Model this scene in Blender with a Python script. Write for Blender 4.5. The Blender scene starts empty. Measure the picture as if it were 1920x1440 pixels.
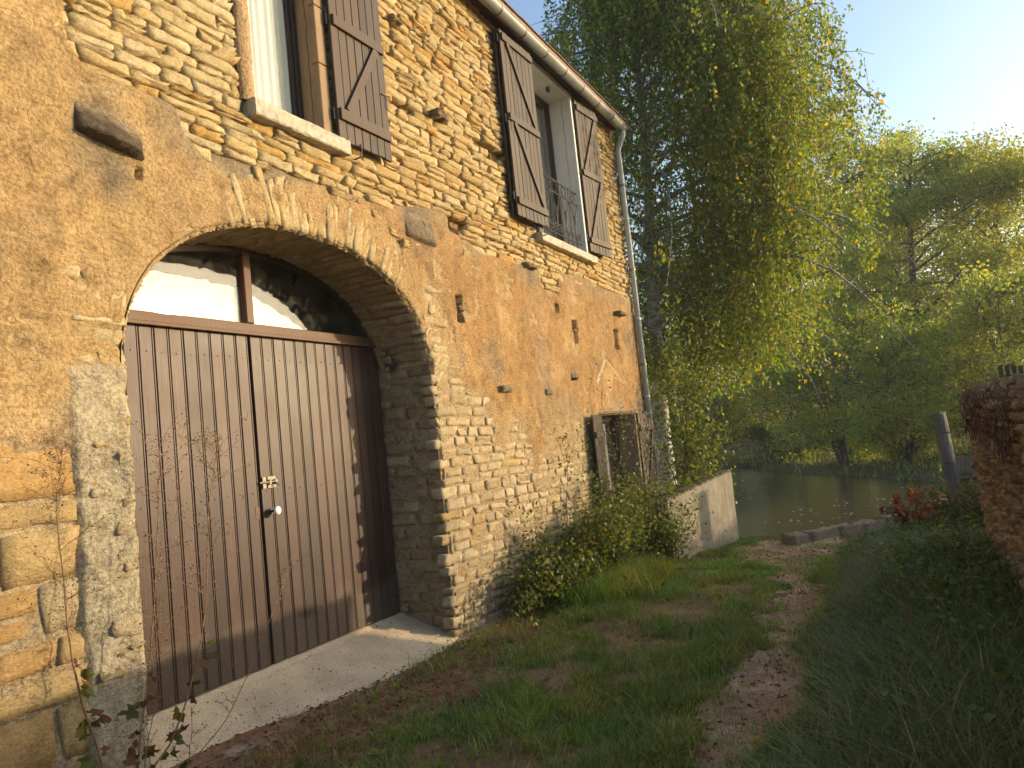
import bpy, math, random
import numpy as np
from mathutils import Matrix, Vector

SC = bpy.context.scene
COL = SC.collection
rng = np.random.default_rng(7)
random.seed(7)

# ------------------------------------------------------------------ camera
cam_d = bpy.data.cameras.new('camera')
cam_d.sensor_fit = 'HORIZONTAL'; cam_d.sensor_width = 36.0
cam_d.lens = 36.0 * 1400 / 1920
cam_d.clip_start = 0.05; cam_d.clip_end = 2000
cam = bpy.data.objects.new('camera', cam_d); COL.objects.link(cam)
CAM = np.array([0.0, -3.896, 1.5])
_X = np.array([0.4702, -0.0208, -0.8823]); _X /= np.linalg.norm(_X)
_Z = np.array([-0.1030, 0.9916, -0.0783]); _Z -= _X * (_Z @ _X); _Z /= np.linalg.norm(_Z)
_Y = np.cross(_Z, _X)
RW = np.stack([_X, _Y, _Z], 1)              # camera = RW @ world
m = Matrix.Identity(4)
for i in range(3):
    for j in range(3): m[i][j] = RW[j, i]
m.translation = Vector(CAM)
cam.matrix_world = m
SC.camera = cam

# ------------------------------------------------------------------ sky, sun, exposure
SUN = np.array([0.77, -1.0, 0.245]); SUN /= np.linalg.norm(SUN)
world = bpy.data.worlds.new('World'); SC.world = world; world.use_nodes = True
wn = world.node_tree; wn.nodes.clear()
sky = wn.nodes.new('ShaderNodeTexSky'); sky.sky_type = 'NISHITA'; sky.sun_disc = False
sky.sun_elevation = math.asin(SUN[2])
sky.sun_rotation = math.atan2(SUN[0], SUN[1])
sky.air_density = 1.0; sky.dust_density = 2.2; sky.ozone_density = 1.8
bg = wn.nodes.new('ShaderNodeBackground'); bg.inputs['Strength'].default_value = 0.15
wo = wn.nodes.new('ShaderNodeOutputWorld')
wn.links.new(sky.outputs[0], bg.inputs[0]); wn.links.new(bg.outputs[0], wo.inputs[0])
sd = bpy.data.lights.new('sun', 'SUN'); sd.energy = 2.0; sd.angle = math.radians(0.8); sd.color = (1.0, 0.79, 0.50)
so = bpy.data.objects.new('sun', sd); COL.objects.link(so)
so.rotation_euler = Vector(SUN).to_track_quat('Z', 'Y').to_euler(); so.location = (10, -10, 10)
SC.view_settings.view_transform = 'Standard'; SC.view_settings.look = 'None'
SC.view_settings.gamma = 1.0; SC.view_settings.use_curve_mapping = False
SC.view_settings.exposure = 1.32
SC.render.engine = 'CYCLES'
SC.cycles.use_adaptive_sampling = True; SC.cycles.adaptive_threshold = 0.016
SC.cycles.max_bounces = 4; SC.cycles.diffuse_bounces = 3; SC.cycles.glossy_bounces = 2; SC.cycles.transmission_bounces = 3; SC.cycles.transparent_max_bounces = 8
SC.cycles.volume_bounces = 0

# ------------------------------------------------------------------ noise
def _h(ix, iy, s):
    n = (ix * 374761393 + iy * 668265263 + s * 974126177) & 0xffffffff
    n = ((n ^ (n >> 13)) * 1274126177) & 0xffffffff
    return ((n ^ (n >> 16)) & 0xffff) / 65535.0
def vn(x, y, s=0):
    x = np.asarray(x, float); y = np.asarray(y, float)
    ix = np.floor(x).astype(np.int64); iy = np.floor(y).astype(np.int64)
    fx = x - ix; fy = y - iy
    fx = fx * fx * (3 - 2 * fx); fy = fy * fy * (3 - 2 * fy)
    a = _h(ix, iy, s); b = _h(ix + 1, iy, s); c = _h(ix, iy + 1, s); d = _h(ix + 1, iy + 1, s)
    return ((a + (b - a) * fx) * (1 - fy) + (c + (d - c) * fx) * fy) * 2 - 1
def fbm(x, y, o=4, s=0, g=0.5):
    v = 0; a = 1.0; t = 0
    for i in range(o):
        v = v + a * vn(np.asarray(x) * 2 ** i + 17.3 * i, np.asarray(y) * 2 ** i - 9.1 * i, s + i); t += a; a *= g
    return v / t
def sst(a, b, x):
    t = np.clip((np.asarray(x, float) - a) / (b - a), 0, 1); return t * t * (3 - 2 * t)
def lerp(a, b, t): return a + (b - a) * t

# ------------------------------------------------------------------ object helpers
WT = {}
def link(o, parent=None, loc=(0, 0, 0)):
    COL.objects.link(o); loc = Vector(loc)
    o.location = loc; WT[o.name] = loc
    if parent is not None:
        o.parent = parent; o.matrix_parent_inverse = Matrix.Translation(-WT[parent.name])
    return o
def empty(name, loc, label=None, cat=None, group=None, kind=None):
    o = bpy.data.objects.new(name, None); o.empty_display_size = 0.2
    link(o, None, loc); tag(o, label, cat, group, kind); return o
def tag(o, label=None, cat=None, group=None, kind=None):
    if label: o['label'] = label
    if cat: o['category'] = cat
    if group: o['group'] = group
    if kind: o['kind'] = kind
    return o
def build(name, V, F, mat, parent=None, col=None, smooth=False, origin=None):
    """V (n,3); F array (m,k), or list of such arrays, or list of tuples"""
    V = np.asarray(V, np.float32)
    org = np.zeros(3, np.float32) if origin is None else np.asarray(origin, np.float32)
    me = bpy.data.meshes.new(name)
    if isinstance(F, np.ndarray): F = [F]
    if len(F) and not isinstance(F[0], np.ndarray):
        me.from_pydata((V - org).tolist(), [], [tuple(f) for f in F])
    else:
        F = [f for f in F if len(f)]
        me.vertices.add(len(V)); me.vertices.foreach_set('co', (V - org).ravel())
        nl = sum(f.size for f in F); npoly = sum(len(f) for f in F)
        me.loops.add(nl); me.polygons.add(npoly)
        me.loops.foreach_set('vertex_index', np.concatenate([f.ravel() for f in F]).astype(np.int32))
        tot = np.concatenate([np.full(len(f), f.shape[1], np.int32) for f in F])
        st = np.concatenate([[0], np.cumsum(tot)[:-1]]).astype(np.int32)
        me.polygons.foreach_set('loop_start', st); me.polygons.foreach_set('loop_total', tot)
        me.update(calc_edges=True)
    if smooth: me.polygons.foreach_set('use_smooth', np.ones(len(me.polygons), bool))
    if col is not None:
        a = me.color_attributes.new('Col', 'FLOAT_COLOR', 'POINT')
        c = np.ones((len(V), 4), np.float32); c[:, :3] = col
        a.data.foreach_set('color', c.ravel())
    me.materials.append(mat)
    o = bpy.data.objects.new(name, me)
    return link(o, parent, org)

class MB:
    def __init__(s): s.v = []; s.f = []; s.n = 0; s.c = []; s.cur = (1, 1, 1)
    def add(s, V, F):
        V = np.asarray(V, float); s.v.append(V); s.f += [tuple(i + s.n for i in f) for f in F]; s.n += len(V)
        s.c.append(np.tile(np.asarray(s.cur, float), (len(V), 1)))
    def box(s, lo, hi, bev=0.0, xf=None):
        lo = np.array(lo, float); hi = np.array(hi, float)
        if bev <= 0:
            V = [(x, y, z) for x in (lo[0], hi[0]) for y in (lo[1], hi[1]) for z in (lo[2], hi[2])]
            F = [(0, 1, 3, 2), (4, 6, 7, 5), (0, 4, 5, 1), (2, 3, 7, 6), (0, 2, 6, 4), (1, 5, 7, 3)]
            V = np.array(V)
        else:
            V = []; idx = {}
            for sx in (0, 1):
                for sy in (0, 1):
                    for sz in (0, 1):
                        for ax in range(3):
                            p = np.array([(lo, hi)[sx][0], (lo, hi)[sy][1], (lo, hi)[sz][2]])
                            for k, sg in enumerate((sx, sy, sz)):
                                if k != ax: p[k] += bev * (1 - 2 * sg)
                            idx[(sx, sy, sz, ax)] = len(V); V.append(p)
            V = np.array(V); F = []
            for ax in range(3):
                o = [k for k in range(3) if k != ax]
                for sg in (0, 1):
                    q = []
                    for a, b in ((0, 0), (1, 0), (1, 1), (0, 1)):
                        k = [0, 0, 0]; k[ax] = sg; k[o[0]] = a; k[o[1]] = b; q.append(idx[tuple(k) + (ax,)])
                    F.append(tuple(q))
            for ax in range(3):          # edges along ax
                o = [k for k in range(3) if k != ax]
                for a in (0, 1):
                    for b in (0, 1):
                        k0 = [0, 0, 0]; k0[o[0]] = a; k0[o[1]] = b; k1 = list(k0); k1[ax] = 1
                        F.append((idx[tuple(k0) + (o[0],)], idx[tuple(k0) + (o[1],)], idx[tuple(k1) + (o[1],)], idx[tuple(k1) + (o[0],)]))
            for a in (0, 1):
                for b in (0, 1):
                    for c in (0, 1): F.append(tuple(idx[(a, b, c, k)] for k in range(3)))
        if xf is not None: V = np.array([xf(p) for p in V])
        s.add(V, F)
    def tube(s, pts, rad, n=8, cap=True):
        pts = np.asarray(pts, float); k = len(pts)
        rad = np.full(k, rad) if np.isscalar(rad) else np.asarray(rad, float)
        T = np.gradient(pts, axis=0); T /= np.linalg.norm(T, axis=1)[:, None] + 1e-9
        up = np.array([0, 0, 1.0]) if abs(T[0][2]) < 0.9 else np.array([1.0, 0, 0])
        a = np.cross(T[0], up); a /= np.linalg.norm(a)
        V = []
        for i in range(k):
            a = a - T[i] * (a @ T[i]); a /= np.linalg.norm(a) + 1e-9; b = np.cross(T[i], a)
            for j in range(n):
                t = 2 * math.pi * j / n; V.append(pts[i] + rad[i] * (a * math.cos(t) + b * math.sin(t)))
        F = [(i * n + j, i * n + (j + 1) % n, (i + 1) * n + (j + 1) % n, (i + 1) * n + j) for i in range(k - 1) for j in range(n)]
        if cap: F += [tuple(range(n))[::-1], tuple(range((k - 1) * n, k * n))]
        s.add(np.array(V), F)
    def build(s, name, mat, parent=None, smooth=False, origin=None, usecol=False):
        return build(name, np.concatenate(s.v), s.f, mat, parent, np.concatenate(s.c) if usecol else None, smooth, origin)

# ------------------------------------------------------------------ materials
def mat(name): 
    m = bpy.data.materials.new(name); m.use_nodes = True; nt = m.node_tree
    return m, nt, nt.nodes['Principled BSDF']
def N(nt, t, **kw):
    n = nt.nodes.new(t)
    for k, v in kw.items():
        if k in n.inputs: n.inputs[k].default_value = v
        else: setattr(n, k, v)
    return n
def ramp(nt, stops):
    r = nt.nodes.new('ShaderNodeValToRGB'); e = r.color_ramp.elements
    while len(e) > 1: e.remove(e[-1])
    e[0].position = stops[0][0]; e[0].color = (*stops[0][1], 1)
    for p, c in stops[1:]:
        q = e.new(p); q.color = (*c, 1)
    return r
def noise(nt, scale, detail=6, rough=0.6, vec=None, dist=0.0):
    n = N(nt, 'ShaderNodeTexNoise'); n.inputs['Scale'].default_value = scale
    n.inputs['Detail'].default_value = detail; n.inputs['Roughness'].default_value = rough; n.inputs['Distortion'].default_value = dist
    if vec is not None: nt.links.new(vec, n.inputs['Vector'])
    return n
def mixc(nt, a, b, fac, mode='MIX'):
    x = nt.nodes.new('ShaderNodeMix'); x.data_type = 'RGBA'; x.blend_type = mode; x.clamp_factor = True
    for s, v in ((6, a), (7, b), (0, fac)):
        if hasattr(v, 'is_linked') or hasattr(v, 'links'): nt.links.new(v, x.inputs[s])
        else: x.inputs[s].default_value = v if s == 0 else (*v, 1)
    return x.outputs[2]
def bump(nt, h, strength, dist, prev=None):
    b = nt.nodes.new('ShaderNodeBump'); b.inputs['Strength'].default_value = strength; b.inputs['Distance'].default_value = dist
    nt.links.new(h, b.inputs['Height'])
    if prev is not None: nt.links.new(prev, b.inputs['Normal'])
    return b.outputs[0]
def objvec(nt, scale=(1, 1, 1), world=True):
    if world:
        g = N(nt, 'ShaderNodeNewGeometry'); src = g.outputs['Position']
    else:
        g = N(nt, 'ShaderNodeTexCoord'); src = g.outputs['Object']
    mp = N(nt, 'ShaderNodeMapping'); mp.inputs['Scale'].default_value = scale
    nt.links.new(src, mp.inputs['Vector']); return mp.outputs[0]
def colattr(nt):
    a = N(nt, 'ShaderNodeAttribute'); a.attribute_name = 'Col'; return a.outputs['Color']

def m_rock(name, grain=60, big=9, bstr=0.9, dark=0.55, bd=0.012, brk=22, gd=0.006, crack=0.0, gc=0.72):
    m, nt, p = mat(name); c = colattr(nt); v = objvec(nt)
    n1 = noise(nt, grain, 3, 0.65, v); n2 = noise(nt, big, 4, 0.7, v, 0.6)
    r1 = ramp(nt, [(0.3, (dark, dark * 0.94, dark * 0.86)), (0.5, (1, 1, 1)), (0.75, (1.12, 1.1, 1.05))]); nt.links.new(n2.outputs[0], r1.inputs[0])
    x = mixc(nt, c, r1.outputs[0], 0.8, 'MULTIPLY')
    r2 = ramp(nt, [(0.34, (gc, gc * .96, gc * .9)), (0.52, (1, 1, 1)), (0.72, (2 - gc - .1, 2 - gc - .12, 2 - gc - .15))]); nt.links.new(n1.outputs[0], r2.inputs[0])
    x = mixc(nt, x, r2.outputs[0], 0.85, 'MULTIPLY')
    if crack:
        nw = noise(nt, 3.0, 3, 0.6, v); va = N(nt, 'ShaderNodeVectorMath', operation='MULTIPLY_ADD'); nt.links.new(nw.outputs['Color'], va.inputs[0]); va.inputs[1].default_value = (0.5, 0.5, 0.5); nt.links.new(v, va.inputs[2])
        vo = N(nt, 'ShaderNodeTexVoronoi'); vo.feature = 'DISTANCE_TO_EDGE'; vo.inputs['Scale'].default_value = 2.1; nt.links.new(va.outputs[0], vo.inputs['Vector'])
        rc = ramp(nt, [(0.0, (0.45, 0.40, 0.34)), (0.012, (1, 1, 1))]); nt.links.new(vo.outputs['Distance'], rc.inputs[0])
        nm = noise(nt, 1.1, 2, 0.5, v); rm_ = ramp(nt, [(0.5, (0, 0, 0)), (0.6, (crack, crack, crack))]); nt.links.new(nm.outputs[0], rm_.inputs[0])
        x = mixc(nt, x, mixc(nt, x, rc.outputs[0], 1.0, 'MULTIPLY'), rm_.outputs[0])
    nt.links.new(x, p.inputs['Base Color']); p.inputs['Roughness'].default_value = 0.93
    p.inputs['Specular IOR Level'].default_value = 0.2
    vz = objvec(nt, (1, 1, 2.6)); n4 = noise(nt, brk, 5, 0.78, vz, 0.5)
    b1 = bump(nt, n4.outputs[0], bstr, bd * 2.2); b2 = bump(nt, n1.outputs[0], 0.9, gd, b1)
    nt.links.new(b2, p.inputs['Normal']); return m
M_STONE = m_rock('limestone', bstr=0.7, bd=0.010, big=11, brk=26, gd=.004, dark=.68)
M_PLASTER = m_rock('old_plaster', grain=48, big=7, bstr=0.8, dark=0.60, bd=0.010, brk=16, gd=0.012, crack=0.8, gc=.6)
M_ROUGH = m_rock('rough_rock', grain=40, big=12, bstr=1.0, dark=0.5, bd=0.02)

def m_paint(name, col, col2, rough=0.5, grainz=True, rr=(0.38, 0.62), splash=False):
    m, nt, p = mat(name); v = objvec(nt, (38, 38, 1.3)); n = noise(nt, 1.5, 7, 0.65, v)
    v2 = objvec(nt); n2 = noise(nt, 2.3, 5, 0.6, v2); oi = N(nt, 'ShaderNodeObjectInfo')
    x = mixc(nt, col, col2, n.outputs[0])
    r = ramp(nt, [(0.3, (0.75, 0.75, 0.75)), (0.7, (1.2, 1.18, 1.15))]); nt.links.new(n2.outputs[0], r.inputs[0])
    x = mixc(nt, x, r.outputs[0], 1.0, 'MULTIPLY')
    ro = ramp(nt, [(0.0, (0.70, 0.70, 0.70)), (1.0, (1.32, 1.28, 1.22))]); nt.links.new(oi.outputs['Random'], ro.inputs[0])
    x = mixc(nt, x, ro.outputs[0], 1.0, 'MULTIPLY')
    p.inputs['Specular IOR Level'].default_value = 0.35
    if splash:
        g2 = N(nt, 'ShaderNodeNewGeometry'); sx2 = N(nt, 'ShaderNodeSeparateXYZ'); nt.links.new(g2.outputs['Position'], sx2.inputs[0]); ad = N(nt, 'ShaderNodeMath', operation='MULTIPLY_ADD'); nt.links.new(n2.outputs[0], ad.inputs[0]); ad.inputs[1].default_value = -0.55; nt.links.new(sx2.outputs[2], ad.inputs[2])
        rd = ramp(nt, [(0.0, (0.4, 0.4, 0.4)), (0.10, (0.0, 0.0, 0.0))]); nt.links.new(ad.outputs[0], rd.inputs[0]); x = mixc(nt, x, (0.15, 0.115, 0.08), rd.outputs[0])
    nt.links.new(x, p.inputs['Base Color'])
    rm = N(nt, 'ShaderNodeMapRange'); rm.inputs['To Min'].default_value = rr[0]; rm.inputs['To Max'].default_value = rr[1]
    nt.links.new(n2.outputs[0], rm.inputs[0]); nt.links.new(rm.outputs[0], p.inputs['Roughness'])
    nt.links.new(bump(nt, n.outputs[0], 0.5, 0.006), p.inputs['Normal']); return m
M_DOOR = m_paint('door_brown_paint', (0.028, 0.014, 0.011), (0.078, 0.043, 0.031), rr=(0.34, 0.6), splash=True)
M_SHUT = m_paint('shutter_brown_paint', (0.036, 0.022, 0.014), (0.080, 0.052, 0.034), rr=(0.5, 0.75))
M_BEAM = m_paint('beam_red_brown_paint', (0.085, 0.038, 0.020), (0.14, 0.068, 0.036), rr=(0.45, 0.7))
M_FRAME = m_paint('dark_frame', (0.028, 0.020, 0.016), (0.05, 0.036, 0.028), rr=(0.3, 0.5))
M_OLDWOOD = m_paint('weathered_wood', (0.11, 0.097, 0.088), (0.22, 0.20, 0.18), rr=(0.8, 0.95))
def m_simple(name, c, rough=0.6, metal=0.0, nscale=8, var=0.25, bs=0.2, bd=0.003):
    m, nt, p = mat(name); v = objvec(nt); n = noise(nt, nscale, 6, 0.65, v)
    r = ramp(nt, [(0.25, tuple(k * (1 - var) for k in c)), (0.75, tuple(min(1, k * (1 + var)) for k in c))]); nt.links.new(n.outputs[0], r.inputs[0])
    nt.links.new(r.outputs[0], p.inputs['Base Color']); p.inputs['Roughness'].default_value = rough; p.inputs['Metallic'].default_value = metal
    n2 = noise(nt, nscale * 9, 4, 0.6, v)
    nt.links.new(bump(nt, n2.outputs[0], bs, bd), p.inputs['Normal']); return m
M_IRON = m_simple('wrought_iron', (0.022, 0.02, 0.019), 0.55, 0.3)
M_STEEL = m_simple('old_steel', (0.17, 0.14, 0.11), 0.5, 0.4)
M_ZINC = m_simple('zinc', (0.44, 0.45, 0.44), 0.42, 0.75, 5, 0.18)
M_PIPE = m_simple('galvanised_pipe', (0.46, 0.49, 0.49), 0.5, 0.1, 4, 0.12)
M_PORC = m_simple('porcelain', (0.85, 0.83, 0.78), 0.2, 0, 5, 0.03, 0.0)
M_WHITE = m_simple('white_render', (0.62, 0.61, 0.58), 0.9, 0, 6, 0.06, 0.25)
M_CURT = m_simple('white_panel', (0.66, 0.65, 0.60), 0.8, 0, 3, 0.03, 0.1)
M_GREYP = m_simple('grey_panel', (0.32, 0.31, 0.29), 0.9, 0, 3, 0.08, 0.1)
M_SILL = m_simple('pale_sill_stone', (0.42, 0.37, 0.28), 0.9, 0, 22, 0.4, 0.5, 0.005)
M_JAMB = m_simple('sandstone', (0.28, 0.19, 0.11), 0.95, 0, 7, 0.18, 0.5, 0.004)
M_TILE = m_simple('roof_tile', (0.20, 0.10, 0.065), 0.9, 0, 12, 0.4, 0.5, 0.005)
M_DARK = m_simple('dark_inside', (0.02, 0.018, 0.016), 0.95)
M_ROOT = m_simple('dry_roots', (0.11, 0.06, 0.035), 0.95, 0, 20, 0.4)
def m_conc(name, c, moss=False):
    m, nt, p = mat(name); v = objvec(nt); n = noise(nt, 3, 7, 0.68, v); n2 = noise(nt, 70, 4, 0.7, v); vz = objvec(nt, (22, 22, 3.5)); n3 = noise(nt, 1, 6, 0.7, vz)
    r = ramp(nt, [(0.3, tuple(k * 0.68 for k in c)), (0.62, c), (0.85, tuple(min(1, k * 1.2) for k in c))]); nt.links.new(n.outputs[0], r.inputs[0])
    r2 = ramp(nt, [(0.38, (0.6, 0.58, 0.55)), (0.5, (1, 1, 1)), (0.7, (1.08, 1.08, 1.08))]); nt.links.new(n2.outputs[0], r2.inputs[0])
    x = mixc(nt, r.outputs[0], r2.outputs[0], 0.6, 'MULTIPLY')
    if moss:
        r3 = ramp(nt, [(0.36, (0.72, 0.68, 0.62)), (0.56, (1, 1, 1)), (.7, (1.15, 1.13, 1.1))]); nt.links.new(n3.outputs[0], r3.inputs[0])
        x = mixc(nt, x, r3.outputs[0], 0.9, 'MULTIPLY')
        g = N(nt, 'ShaderNodeNewGeometry'); sx = N(nt, 'ShaderNodeSeparateXYZ'); nt.links.new(g.outputs['Normal'], sx.inputs[0])
        r4 = ramp(nt, [(0.5, (0, 0, 0)), (0.8, (1, 1, 1))]); nt.links.new(sx.outputs[2], r4.inputs[0])
        x = mixc(nt, x, (0.10, 0.085, 0.018), r4.outputs[0])
    nt.links.new(x, p.inputs['Base Color']); p.inputs['Roughness'].default_value = 0.95
    b = bump(nt, n.outputs[0], 0.4, 0.02); b = bump(nt, n2.outputs[0], 0.5, 0.004, b); nt.links.new(b, p.inputs['Normal']); return m
M_SLAB = m_conc('ramp_concrete', (0.66, 0.51, 0.325)); M_CONC = m_conc('streaked_concrete', (0.31, 0.265, 0.19), True)

def m_leaf(name, tr=0.45, rough=0.5, bright=1.0):
    m = bpy.data.materials.new(name); m.use_nodes = True; nt = m.node_tree; nt.nodes.clear()
    c = colattr(nt); o = N(nt, 'ShaderNodeOutputMaterial')
    d = N(nt, 'ShaderNodeBsdfPrincipled'); d.inputs['Roughness'].default_value = rough; d.inputs['Specular IOR Level'].default_value = 0.35
    t = N(nt, 'ShaderNodeBsdfTranslucent'); mx = N(nt, 'ShaderNodeMixShader'); mx.inputs[0].default_value = tr
    tc = mixc(nt, c, (2.2, 2.1, 0.9), 1.0, 'MULTIPLY')
    nt.links.new(c, d.inputs['Base Color']); nt.links.new(tc, t.inputs['Color'])
    nt.links.new(d.outputs[0], mx.inputs[1]); nt.links.new(t.outputs[0], mx.inputs[2]); nt.links.new(mx.outputs[0], o.inputs['Surface']); return m
M_LEAF = m_leaf('tree_leaf', 0.45); M_GRASS = m_leaf('grass_blade', 0.3, 0.55); M_DRYLEAF = m_leaf('dry_leaf', 0.3, 0.8)
def m_bark(name, c1, c2, sc=(6, 6, 1.5)):
    m, nt, p = mat(name); v = objvec(nt, sc); n = noise(nt, 3, 8, 0.7, v)
    r = ramp(nt, [(0.35, c1), (0.6, c2)]); nt.links.new(n.outputs[0], r.inputs[0]); nt.links.new(r.outputs[0], p.inputs['Base Color'])
    p.inputs['Roughness'].default_value = 0.9; nt.links.new(bump(nt, n.outputs[0], 0.7, 0.03), p.inputs['Normal']); return m
M_BARK = m_bark('alder_bark', (0.045, 0.035, 0.026), (0.13, 0.105, 0.08))
M_BIRCH = m_bark('birch_bark', (0.05, 0.045, 0.04), (0.52, 0.49, 0.45), (2.2, 2.2, 5))
M_TWIG = m_bark('twig', (0.05, 0.035, 0.022), (0.11, 0.08, 0.05), (20, 20, 20))
M_DRYSTEM = m_bark('dry_stem', (0.16, 0.085, 0.04), (0.34, 0.2, 0.1), (20, 20, 8))
def m_ground(name):
    m, nt, p = mat(name); c = colattr(nt); v = objvec(nt)
    n1 = noise(nt, 28, 7, 0.7, v); n2 = noise(nt, 5, 6, 0.65, v); n3 = noise(nt, 110, 4, 0.7, v)
    r1 = ramp(nt, [(0.3, (0.55, 0.5, 0.46)), (0.55, (1, 1, 1)), (0.78, (1.35, 1.3, 1.22))]); nt.links.new(n1.outputs[0], r1.inputs[0])
    x = mixc(nt, c, r1.outputs[0], 0.9, 'MULTIPLY')
    r2 = ramp(nt, [(0.35, (0.75, 0.72, 0.7)), (0.65, (1.2, 1.15, 1.1))]); nt.links.new(n2.outputs[0], r2.inputs[0])
    x = mixc(nt, x, r2.outputs[0], 0.9, 'MULTIPLY')
    nt.links.new(x, p.inputs['Base Color']); p.inputs['Roughness'].default_value = 0.97; p.inputs['Specular IOR Level'].default_value = 0.1
    b = bump(nt, n1.outputs[0], 0.8, 0.02); b = bump(nt, n3.outputs[0], 0.7, 0.006, b); nt.links.new(b, p.inputs['Normal']); return m
M_GROUND = m_ground('soil')
def m_glass(name, dirt=0.10):
    m = bpy.data.materials.new(name); m.use_nodes = True; nt = m.node_tree; nt.nodes.clear()
    o = N(nt, 'ShaderNodeOutputMaterial'); tr = N(nt, 'ShaderNodeBsdfTransparent'); tr.inputs[0].default_value = (0.93, 0.95, 0.94, 1)
    gl = N(nt, 'ShaderNodeBsdfGlossy'); gl.inputs['Roughness'].default_value = 0.03
    df = N(nt, 'ShaderNodeBsdfDiffuse'); df.inputs[0].default_value = (0.5, 0.47, 0.42, 1)
    ge = N(nt, 'ShaderNodeNewGeometry'); dt = N(nt, 'ShaderNodeVectorMath', operation='DOT_PRODUCT'); nt.links.new(ge.outputs['Normal'], dt.inputs[0]); nt.links.new(ge.outputs['Incoming'], dt.inputs[1])
    ab = N(nt, 'ShaderNodeMath', operation='ABSOLUTE'); nt.links.new(dt.outputs['Value'], ab.inputs[0]); om = N(nt, 'ShaderNodeMath', operation='SUBTRACT'); om.inputs[0].default_value = 1.0; nt.links.new(ab.outputs[0], om.inputs[1])
    pw_ = N(nt, 'ShaderNodeMath', operation='POWER'); nt.links.new(om.outputs[0], pw_.inputs[0]); pw_.inputs[1].default_value = 5.0; fr = N(nt, 'ShaderNodeMath', operation='MULTIPLY_ADD'); nt.links.new(pw_.outputs[0], fr.inputs[0]); fr.inputs[1].default_value = 0.9; fr.inputs[2].default_value = 0.03
    v = objvec(nt); n = noise(nt, 9, 8, 0.75, v, 1.0); r = ramp(nt, [(0.45, (0.0, 0.0, 0.0)), (0.8, (dirt, dirt, dirt))]); nt.links.new(n.outputs[0], r.inputs[0])
    a = N(nt, 'ShaderNodeMixShader'); nt.links.new(fr.outputs[0], a.inputs[0]); nt.links.new(tr.outputs[0], a.inputs[1]); nt.links.new(gl.outputs[0], a.inputs[2])
    b = N(nt, 'ShaderNodeMixShader'); nt.links.new(r.outputs[0], b.inputs[0]); nt.links.new(a.outputs[0], b.inputs[1]); nt.links.new(df.outputs[0], b.inputs[2])
    nt.links.new(b.outputs[0], o.inputs['Surface']); return m
M_GLASS = m_glass('dusty_glass', 0.10); M_GLASS2 = m_glass('window_glass', 0.05)
def m_water():
    m, nt, p = mat('river_water'); p.inputs['Base Color'].default_value = (0.085, 0.070, 0.036, 1); p.inputs['Roughness'].default_value = 0.16
    p.inputs['IOR'].default_value = 1.33; v = objvec(nt, (1.0, 0.55, 1)); n = noise(nt, 1.3, 6, 0.62, v, 0.5); n2 = noise(nt, 9, 4, 0.6, v)
    b = bump(nt, n.outputs[0], 0.22, 0.10); b = bump(nt, n2.outputs[0], 0.2, 0.02, b); nt.links.new(b, p.inputs['Normal']); return m
M_WATER = m_water()

# ================================================================== FARMHOUSE
house = empty('farmhouse', (6.0, 3.5, -0.3), 'old ochre limestone farmhouse with arched barn door and brown wooden shutters', 'house')
CX, AA, BB, ZS, NE = 4.27, 1.56, 1.15, 2.1, 2.25
WIN = [(3.853, 4.567, 4.13, 5.75), (8.52, 10.09, 4.10, 6.50), (9.86, 11.35, 0.20, 1.77)]
X0H, X1H, ZT = -1.6, 11.98, 6.62
def arch_d(x, z):
    u = np.abs(np.asarray(x) - CX) / AA; v = np.maximum(np.asarray(z) - ZS, 0) / BB
    un = u ** NE; vv = v ** NE; r = (un + vv + 1e-9) ** (1 / NE)
    return (r - 1) * (AA * un + BB * vv + 1e-9) / (un + vv + 1e-9)
def rect_d(x, z, w):
    dx = np.maximum(w[0] - x, x - w[1]); dz = np.maximum(w[2] - z, z - w[3])
    return np.maximum(dx, dz)
def open_d(x, z):
    d = arch_d(x, z)
    for w in WIN: d = np.minimum(d, rect_d(x, z, w))
    return d
# arch outline, resampled by arc length
_t = np.linspace(0, math.pi, 400)
_ex = CX - AA * np.sign(np.cos(_t)) * np.abs(np.cos(_t)) ** (2 / NE); _ez = ZS + BB * np.abs(np.sin(_t)) ** (2 / NE)
_ax = np.concatenate([[CX - AA], _ex, [CX + AA]]); _az = np.concatenate([[-0.35], _ez, [-0.35]])
_as = np.concatenate([[0], np.cumsum(np.hypot(np.diff(_ax), np.diff(_az)))]); ASL = _as[-1]; S_SPR = ZS + 0.35
def arch_at(s):
    x = np.interp(s, _as, _ax); z = np.interp(s, _as, _az); e = 0.03
    tx = np.interp(s + e, _as, _ax) - np.interp(s - e, _as, _ax); tz = np.interp(s + e, _as, _az) - np.interp(s - e, _as, _az)
    l = np.hypot(tx, tz) + 1e-9
    return x, z, tz / l, -tx / l            # inward normal (towards the opening)
UX = [-2, 2.40, 2.47, 2.56, 2.89, 3.17, 3.22, 3.45, 3.60, 3.79, 4.26, 4.75, 5.17, 5.65, 6.30, 6.67, 7.73, 8.37, 8.42, 8.92, 8.98, 9.87, 12.1]
UZ = [9.0, 9.00, 4.00, 3.88, 3.88, 3.86, 3.70, 3.58, 3.52, 3.60, 3.66, 3.72, 3.70, 3.78, 3.86, 3.67, 3.62, 3.68, 3.42, 3.36, 3.70, 3.75, 3.71]
LX = [5.7, 5.86, 6.1, 6.22, 6.68, 6.94, 7.76, 8.69, 9.45, 10.5, 12.1]
LZ = [3.1, 2.94, 2.76, 2.35, 2.03, 1.69, 1.36, 1.40, 1.55, 1.25, 1.15]
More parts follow.
